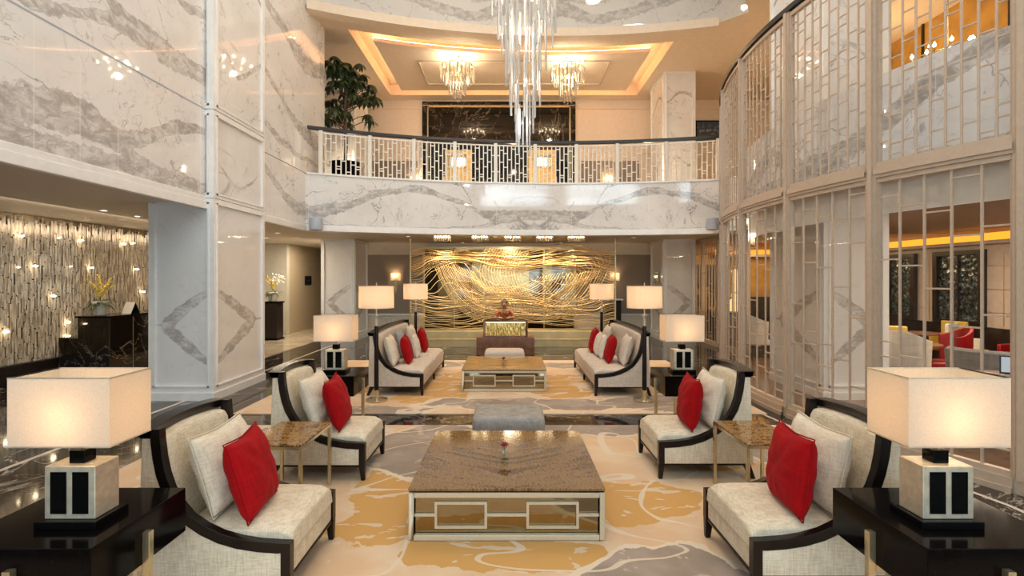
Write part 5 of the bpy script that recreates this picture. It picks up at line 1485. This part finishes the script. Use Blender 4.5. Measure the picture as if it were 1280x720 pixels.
ob('black_face', MB().prism([(.10, 0), (.095, 0), (0.0, .22), (.004, .225)], 'x', -.12, .12), M['sign_black'], tc)

# corridor: orchid on its dark stand, black wall sign
cs = thing('flower_stand', 'tall dark wooden flower stand in the left corridor', 'stand', (-7.13, 15.9, .012))
ob('column', MB().box(-.22, .22, -.22, .22, .05, 1.10), M['bar_dark'], cs, bevel=.008); ob('top', MB().box(-.25, .25, -.25, .25, 1.10, 1.15), M['black_lacq'], cs, bevel=.005); ob('foot', MB().box(-.25, .25, -.25, .25, 0, .05), M['black_lacq'], cs, bevel=.005)
ov = flower_pot('vase of white and yellow orchids on the dark stand in the left corridor', (-7.13, 15.9, 1.162), .28, 7, M['yellow_fl'], 'orchid_vase', .15)
m = MB(); rg = random.Random(8)
for i in range(26): m.sphere((.10 + rg.uniform(-.12, .22), rg.uniform(-.15, .15), .50 + rg.uniform(0, .32)), .034, 6, 4, (1, .5, .9))
m.tube([(0, 0, .27), (.08, 0, .55), (.25, 0, .72)], .006, n=5)
ob('white_orchids', m, M['white_fl'], ov, True)
sg = thing('wall_sign', 'small square black sign on the tan corridor wall', 'sign', (-7.335, 19.2, 1.78))
ob('plate', MB().box(0, .025, -.30, .30, -.16, .16), M['sign_black'], sg, bevel=.003, seg=1); ob('pictogram', MB().box(.025, .028, -.04, .04, -.01, .01), M['speaker'], sg)

# console at the right back wall
cn = thing('console_table', 'tall black console with pale top at the right end of the gold screen', 'console table', (3.28, 16.85, 0))
ob('body', MB().box(-.24, .24, -.2, .2, .0, 1.16), M['black_side'], cn, bevel=.006); ob('top', MB().box(-.30, .30, -.24, .24, 1.16, 1.20), M['white_trim'], cn, bevel=.005)
ob('door_line', MB().box(-.003, .003, -.203, -.199, .06, 1.12), M['brass'], cn)

# ------------------------------------------------------------------ upper floor things
tr = thing('potted_tree', 'tall rubber tree in a black pot behind the left end of the balustrade', 'potted plant', (-4.27, 13.72, ZB - .02))
ob('pot', MB().lathe([(0, 0), (.27, 0), (.31, .1), (.34, .62), (.37, .66), (.32, .66), (.30, .6), (0, .58)], n=24, cap=False), M['black_gloss'], tr, True)
ob('soil', MB().lathe([(0, .60), (.30, .60)], n=20, cap=False), M['soil'], tr)
bk = MB(); lf = MB(); rt = random.Random(17)
bk.tube([(0, 0, .58), (.02, 0, 1.2), (-.01, .02, 1.9), (.03, 0, 2.5), (.0, 0, 3.05)], [.045, .04, .036, .03, .015], n=8)
tips = []
for i in range(64):
    z = rt.uniform(1.55, 3.1); a = i * 2.399; r_ = rt.uniform(.15, .74) * (1 - .5 * max(0, (z - 2.7) / .5)); e = Vector((r_ * math.cos(a), r_ * math.sin(a) * .8, z + .12)); b = Vector((0, 0, z - .25 * r_))
    bk.tube([b, b.lerp(e, .6) + Vector((0, 0, .05)), e], [.014, .010, .006], n=5); tips.append(e)
for e in tips:
    n = rt.randint(7, 9); ph = rt.uniform(0, 6)
    for q in range(n):
        a = ph + 2 * PI * q / n; d = Vector((math.cos(a), math.sin(a), 0)); s = Vector((-d.y, d.x, 0)); ln = rt.uniform(.17, .25); w = ln * .21; dr = rt.uniform(.5, 1.3)
        P = [e + d * ln * f * (1 - .25 * f * dr) + Vector((0, 0, .03 - ln * dr * f * f)) for f in (.12, .4, .7, 1)]
        vs = []
        for p, w_ in zip(P, (w * .3, w, w * .95, w * .1)): vs += [p - s * w_ - Vector((0, 0, w_ * .25)), p, p + s * w_ - Vector((0, 0, w_ * .25))]
        fs = []
        for k in range(3): fs += [(3 * k, 3 * k + 1, 3 * k + 4, 3 * k + 3), (3 * k + 1, 3 * k + 2, 3 * k + 5, 3 * k + 4)]
        lf.add(vs, fs)
ob('trunk', bk, M['bark'], tr, True); ob('foliage', lf, M['leaf'], tr, True); tr.scale = (1.10, 1.0, 1.06)
pt = thing('framed_painting', 'dark blue night painting on the upper wall beyond the right marble pillar', 'painting', (6.78, YU - .06, 6.85))
ob('canvas', MB().box(-.42, .42, -.02, .02, -.32, .32), M['painting'], pt)
m = MB(); m.box(-.46, -.42, -.03, .05, -.36, .36); m.box(.42, .46, -.03, .05, -.36, .36); m.box(-.42, .42, -.03, .05, .32, .36); m.box(-.42, .42, -.03, .05, -.36, -.32); ob('picture_frame', m, M['black_gloss'], pt)
for k, (px, s) in enumerate(((572, 'left'), (678, 'right'))):
    p = W(px, 210, 17.6); t = thing('gilt_cabinet', '%s gilt cabinet with a lit crystal lantern against the black marble, behind the balustrade' % s, 'cabinet', (p.x, 17.6, ZB - .02))
    ob('body', MB().box(-.46, .46, -.26, .30, 0, 1.05), M['gold_deep'], t, bevel=.008); ob('back_panel', MB().box(-.46, .46, .26, .30, 1.05, 2.05), M['gold_deep'], t)
    m = MB(); rg = random.Random(k)
    for i in range(9):
        for j in range(3): m.lathe([(.003, 1.80), (.026, 1.76), (.026, 1.42), (.003, 1.38)], (-.26 + .52 * i / 8, -.12 + .12 * j, 0), n=5)
    ob('crystal_drops', m, M['crystal_amber'], t); ob('bulb', MB().box(-.22, .22, -.02, .02, 1.45, 1.72), emit('lantern core', (1, .85, .6), 7), t)
    ob('lantern_cap', MB().box(-.30, .30, -.16, .26, 1.80, 1.86), M['brass'], t)

# ------------------------------------------------------------------ the bar behind the lattice
XW = 9.8
struct(ob('wall_bar', MB().box(XW, XW + .2, 2.0, YB, 0, ZS), M['bar_wall']))
m = MB()
for y in [2.4 + .62 * i for i in range(24)]: m.box(XW - .008, XW, y, y + .012, .9, 2.35)
for z in (1.15, 1.62, 2.1): m.box(XW - .008, XW, 2.2, YB, z, z + .012)
struct(ob('trim_11', m, M['brass']))
struct(ob('trim_12', MB().box(XW - .05, XW, 2.0, YB, 0.012, .85), M['bar_dark']))
for i, (y0, y1) in enumerate(((10.95, 12.0), (12.8, 13.5), (8.9, 9.4), (14.2, 15.6))):
    w = struct(ob('window_%d' % (i + 20), MB().box(XW - .10, XW - .005, y0 - .12, y0, .86, 2.45).box(XW - .10, XW - .005, y1, y1 + .12, .86, 2.45).box(XW - .10, XW - .005, y0, y1, 2.35, 2.45).box(XW - .10, XW - .005, y0, y1, .86, .95).box(XW - .07, XW - .005, (y0 + y1) / 2 - .02, (y0 + y1) / 2 + .02, .95, 2.35), M['bar_dark']))
    ob('window_pane', MB().box(XW - .04, XW - .015, y0, y1, .95, 2.35), M['window_glitter'] if 'window_glitter' in M else M['window_dark'], w)
tag(ob('cove_light', MB().box(XW - .14, XW - .10, 4.0, YB - .1, 2.62, 2.77).box(6.6, XW - .14, YB - .30, YB - .26, 2.62, 2.77), M['cove_orange']), 'long orange band of cove light under the bar ceiling', 'cove light')
struct(ob('trim_13', MB().box(XW - .16, XW, 4.0, YB, 2.55, 2.62).box(6.6, XW, YB - .34, YB - .04, 2.55, 2.62), M['bar_wall']))
struct(ob('trim_15', MB().box(6.0, XW, YB - .12, YB - .06, .012, 1.25).box(6.0, 6.9, YB - .11, YB - .06, 1.25, 2.3), M['bar_dark']))
struct(ob('wall_bar_back', MB().box(6.0, XW, YB - .06, YB, 0, ZS), M['amber']))
def bar_chair(kind, label, loc, rz, mat, mat2):
    t = thing('bar_chair', label, 'chair', loc, rz)
    if kind == 'wing':
        n = 14; m = MB(); vs = []; fs = []
        for i in range(n + 1):
            a = PI * (.02 + .96 * i / n); fl = .35 * math.cos(a) ** 2
            for (r_, z) in ((.26, .38), (.27, .45), (.31, 1.04 - fl * .45), (.36, 1.05 - fl * .45), (.34, .38)):
                vs.append((-r_ * math.sin(a) * 1.0, r_ * math.cos(a), z))
        for i in range(n):
            for k in range(5): fs.append((i * 5 + k, i * 5 + (k + 1) % 5, (i + 1) * 5 + (k + 1) % 5, (i + 1) * 5 + k))
        fs += [(0, 1, 2, 3, 4)[::-1], tuple(n * 5 + k for k in range(5))]; m.add(vs, fs); ob('backrest', m, mat, t, True, bevel=.01)
    else:
        ob('backrest', MB().box(-.27, -.20, -.25, .25, .40, .95), mat, t, bevel=.03, seg=3)
        for s in (-1, 1): ob('armrest', MB().box(-.22, .14, s * .25 - .035, s * .25 + .035, .40, .66), mat, t, bevel=.025, seg=3)
    ob('seat', MB().box(-.25, .28, -.25, .25, .34, .46), mat2, t, bevel=.03, seg=3)
    for sx in (-1, 1):
        for sy in (-1, 1): ob('leg', MB().tube([(.2 * sx, .2 * sy, .35), (.23 * sx, .22 * sy, .014)], [.024, .014], n=6), M['bar_dark'], t)
    return t
bar_chair('wing', 'tall pale wing chair just behind the lattice, backing onto it', (6.25, 8.35, .0), D(40), M['bar_white'], M['bar_yellow'])
bar_chair('wing', 'red winged bar chair right of the pale wing chair behind the lattice', (7.35, 8.9, 0), D(160), M['bar_red'], M['bar_red'])
bar_chair('arm', 'second red bar chair close behind the winged red one', (7.75, 8.35, 0), D(130), M['bar_red'], M['bar_red'])
bar_chair('arm', 'mustard yellow bar chair behind the pale wing chair', (7.15, 9.85, 0), D(-120), M['bar_yellow'], M['bar_yellow'])
bar_chair('arm', 'pale bar chair by the bar windows, behind the red chairs', (9.0, 10.4, 0), D(-60), M['bar_white'], M['bar_yellow'])
bar_chair('arm', 'second mustard bar chair beside the pale chair by the windows', (9.2, 11.1, 0), D(200), M['bar_yellow'], M['bar_yellow'])
bar_chair('arm', 'far red bar chair at the left edge of the wide lattice bay', (8.75, 12.1, 0), D(-70), M['bar_red'], M['bar_red'])
bar_chair('arm', 'red bar chair at the right edge of the wide lattice bay', (9.05, 9.35, 0), D(200), M['bar_red'], M['bar_red'])
bar_chair('wing', 'pale dining chair with dark legs behind the narrow lattice bay', (5.58, 12.0, 0), D(30), M['bar_white'], M['bar_white'])
bar_chair('arm', 'red dining chair beside the pale one behind the narrow lattice bay', (6.35, 12.2, 0), D(60), M['bar_red'], M['bar_red'])
so = thing('tub_sofa', 'grey curved tub sofa just behind the lattice at the right', 'sofa', (6.75, 7.05, 0), D(65))
n = 20; m = MB(); vs = []; fs = []
for i in range(n + 1):
    a = PI * (.0 + 1.0 * i / n)
    for (r_, z) in ((.62, .12), (.62, .50), (.64, .88), (.70, .92), (.76, .88), (.72, .12)): vs.append((-r_ * math.sin(a) * .75, r_ * math.cos(a), z))
for i in range(n):
    for k in range(6): fs.append((i * 6 + k, i * 6 + (k + 1) % 6, (i + 1) * 6 + (k + 1) % 6, (i + 1) * 6 + k))
fs += [(0, 1, 2, 3, 4, 5)[::-1], tuple(n * 6 + k for k in range(6))]; m.add(vs, fs)
ob('backrest', m, M['bar_grey'], so, True, bevel=.012); ob('seat', MB().box(-.40, .25, -.60, .60, .12, .46), M['bar_grey'], so, bevel=.04, seg=3)
for sx in (-.3, .18):
    for sy in (-.5, .5): ob('leg', MB().lathe([(.02, .013), (.025, .12)], (sx, sy, 0), n=8), M['bar_dark'], so)
def bar_table(label, loc, r_=.38):
    t = thing('bar_table', label, 'table', loc)
    ob('tabletop', MB().lathe([(0, .70), (r_, .70), (r_, .735), (0, .735)], n=28, cap=False), M['walnut'], t, bevel=.004); ob('pedestal', MB().lathe([(.2, .013), (.2, .03), (.04, .06), (.03, .70)], n=18), M['bar_dark'], t)
    return t
b1 = bar_table('round wooden bar table between the pale wing chair and the red chairs', (6.95, 9.05, 0))
dup(b1, (8.5, 10.9, 0), None, 'round wooden bar table by the dark bar windows')
dup(b1, (5.75, 6.05, 0), None, 'round wooden bar table at the right end of the grey tub sofa')
tb = thing('tablet', 'small lit tablet standing on the bar table at the right edge', 'tablet', (5.78, 6.1, .735), D(60))
ob('casing', MB().box(-.012, .012, -.09, .09, 0, .22), M['sign_black'], tb, bevel=.003, seg=1); ob('display', MB().box(-.0135, -.012, -.078, .078, .03, .205), M['screen_lcd'], tb)
lt = thing('lantern_lamp', 'tall glowing amber lantern lamp inside the bar, behind the curved screen', 'lamp', (6.08, 14.2, 0))
ob('pedestal', MB().box(-.3, .3, -.3, .3, .012, .95), M['bar_dark'], lt, bevel=.01)
ob('base_shade', MB().lathe([(.30, .98), (.31, 1.05), (.24, 1.13), (.24, 1.16), (.20, 1.25), (.08, 1.32)], n=20), M['lantern'], lt, True)
ob('column_shade', MB().lathe([(.10, 1.32), (.12, 1.40), (.095, 1.46), (.095, 2.0), (.13, 2.05), (.02, 2.1)], n=20), M['lantern'], lt, True)
# upper bar: amber wall and crystal lights seen over the parapet
struct(ob('wall_bar_upper', MB().box(9.9, 10.1, 2.0, 17.9, ZB, ZC), M['amber']))
m = MB()
for y in (6.0, 8.2, 10.4, 12.6): m.box(9.86, 9.9, y, y + .05, ZB, ZC)
struct(ob('trim_14', m, M['bar_dark']))
small_chandelier((8.3, 10.0, ZC), 'wide crystal chandelier inside the upper bar, left one over the parapet', 1.3, 1.35, 60)
small_chandelier((8.0, 6.75, ZC), 'wide crystal chandelier inside the upper bar, at the top right corner', 1.3, 1.35, 60)

# ------------------------------------------------------------------ lighting of the room
for x in (-4.6, 0.1, 4.0): lamp('upper_floor_fill', 'POINT', (x, 15.2, 5.0), 34, (1, .76, .50), None, .12)  # added unseen points that lift the dull upper ceiling
def area(name, loc, rot, sx, sy, power, color):
    o = lamp(name, 'AREA', loc, power, color, None, shape='RECTANGLE', size=sx, size_y=sy); o.rotation_euler = rot; return o
for i in range(10):
    a = 2 * PI * i / 10; lamp('atrium_spot', 'SPOT', (2.6 * math.cos(a) + .1, 6.2 + 3.6 * math.sin(a), ZT - .06), 165, (1, .84, .69), None, .10, spot_size=2.6, spot_blend=.8)
area('balcony_soffit_light', (0, 15.3, ZS - .03), (0, 0, 0), 7, 2.2, 60, (1, .78, .52))
for y in (5.5, 7.6, 9.3, 11.2): lamp('reception_spot', 'SPOT', (-7.0, y, ZS - .04), 42, (1, .80, .56), None, .06, spot_size=2.5, spot_blend=.8)
area('corridor_ceiling_light', (-6.4, 15.5, ZS - .03), (0, 0, 0), 1.2, 5, 130, (1, .84, .64))
area('bar_ceiling_light', (7.6, 8.0, 2.82), (0, 0, 0), 3, 6, 230, (1, .82, .62))
for q in ((5.2, 6.2), (4.7, 10.8)): lamp('bar_fill', 'POINT', (*q, 2.7), 26, (1, .86, .70), None, .05)  # unseen points added to brighten the bar pillar and ceiling drop
area('bar_rear_fill', (7.6, 14.8, 2.94), (0, 0, 0), 3, 3.5, 110, (1, .74, .42))  # unseen panel added to lift the dark depth of the bar
for y in (4.5, 12.5): lamp('bar_upper_glow', 'POINT', (8.8, y, 6.6), 60, (1, .70, .36), None, .05)
w = bpy.data.worlds.new('world'); S.world = w; w.use_nodes = True
w.node_tree.nodes['Background'].inputs[0].default_value = (.8, .85, 1, 1); w.node_tree.nodes['Background'].inputs[1].default_value = .15
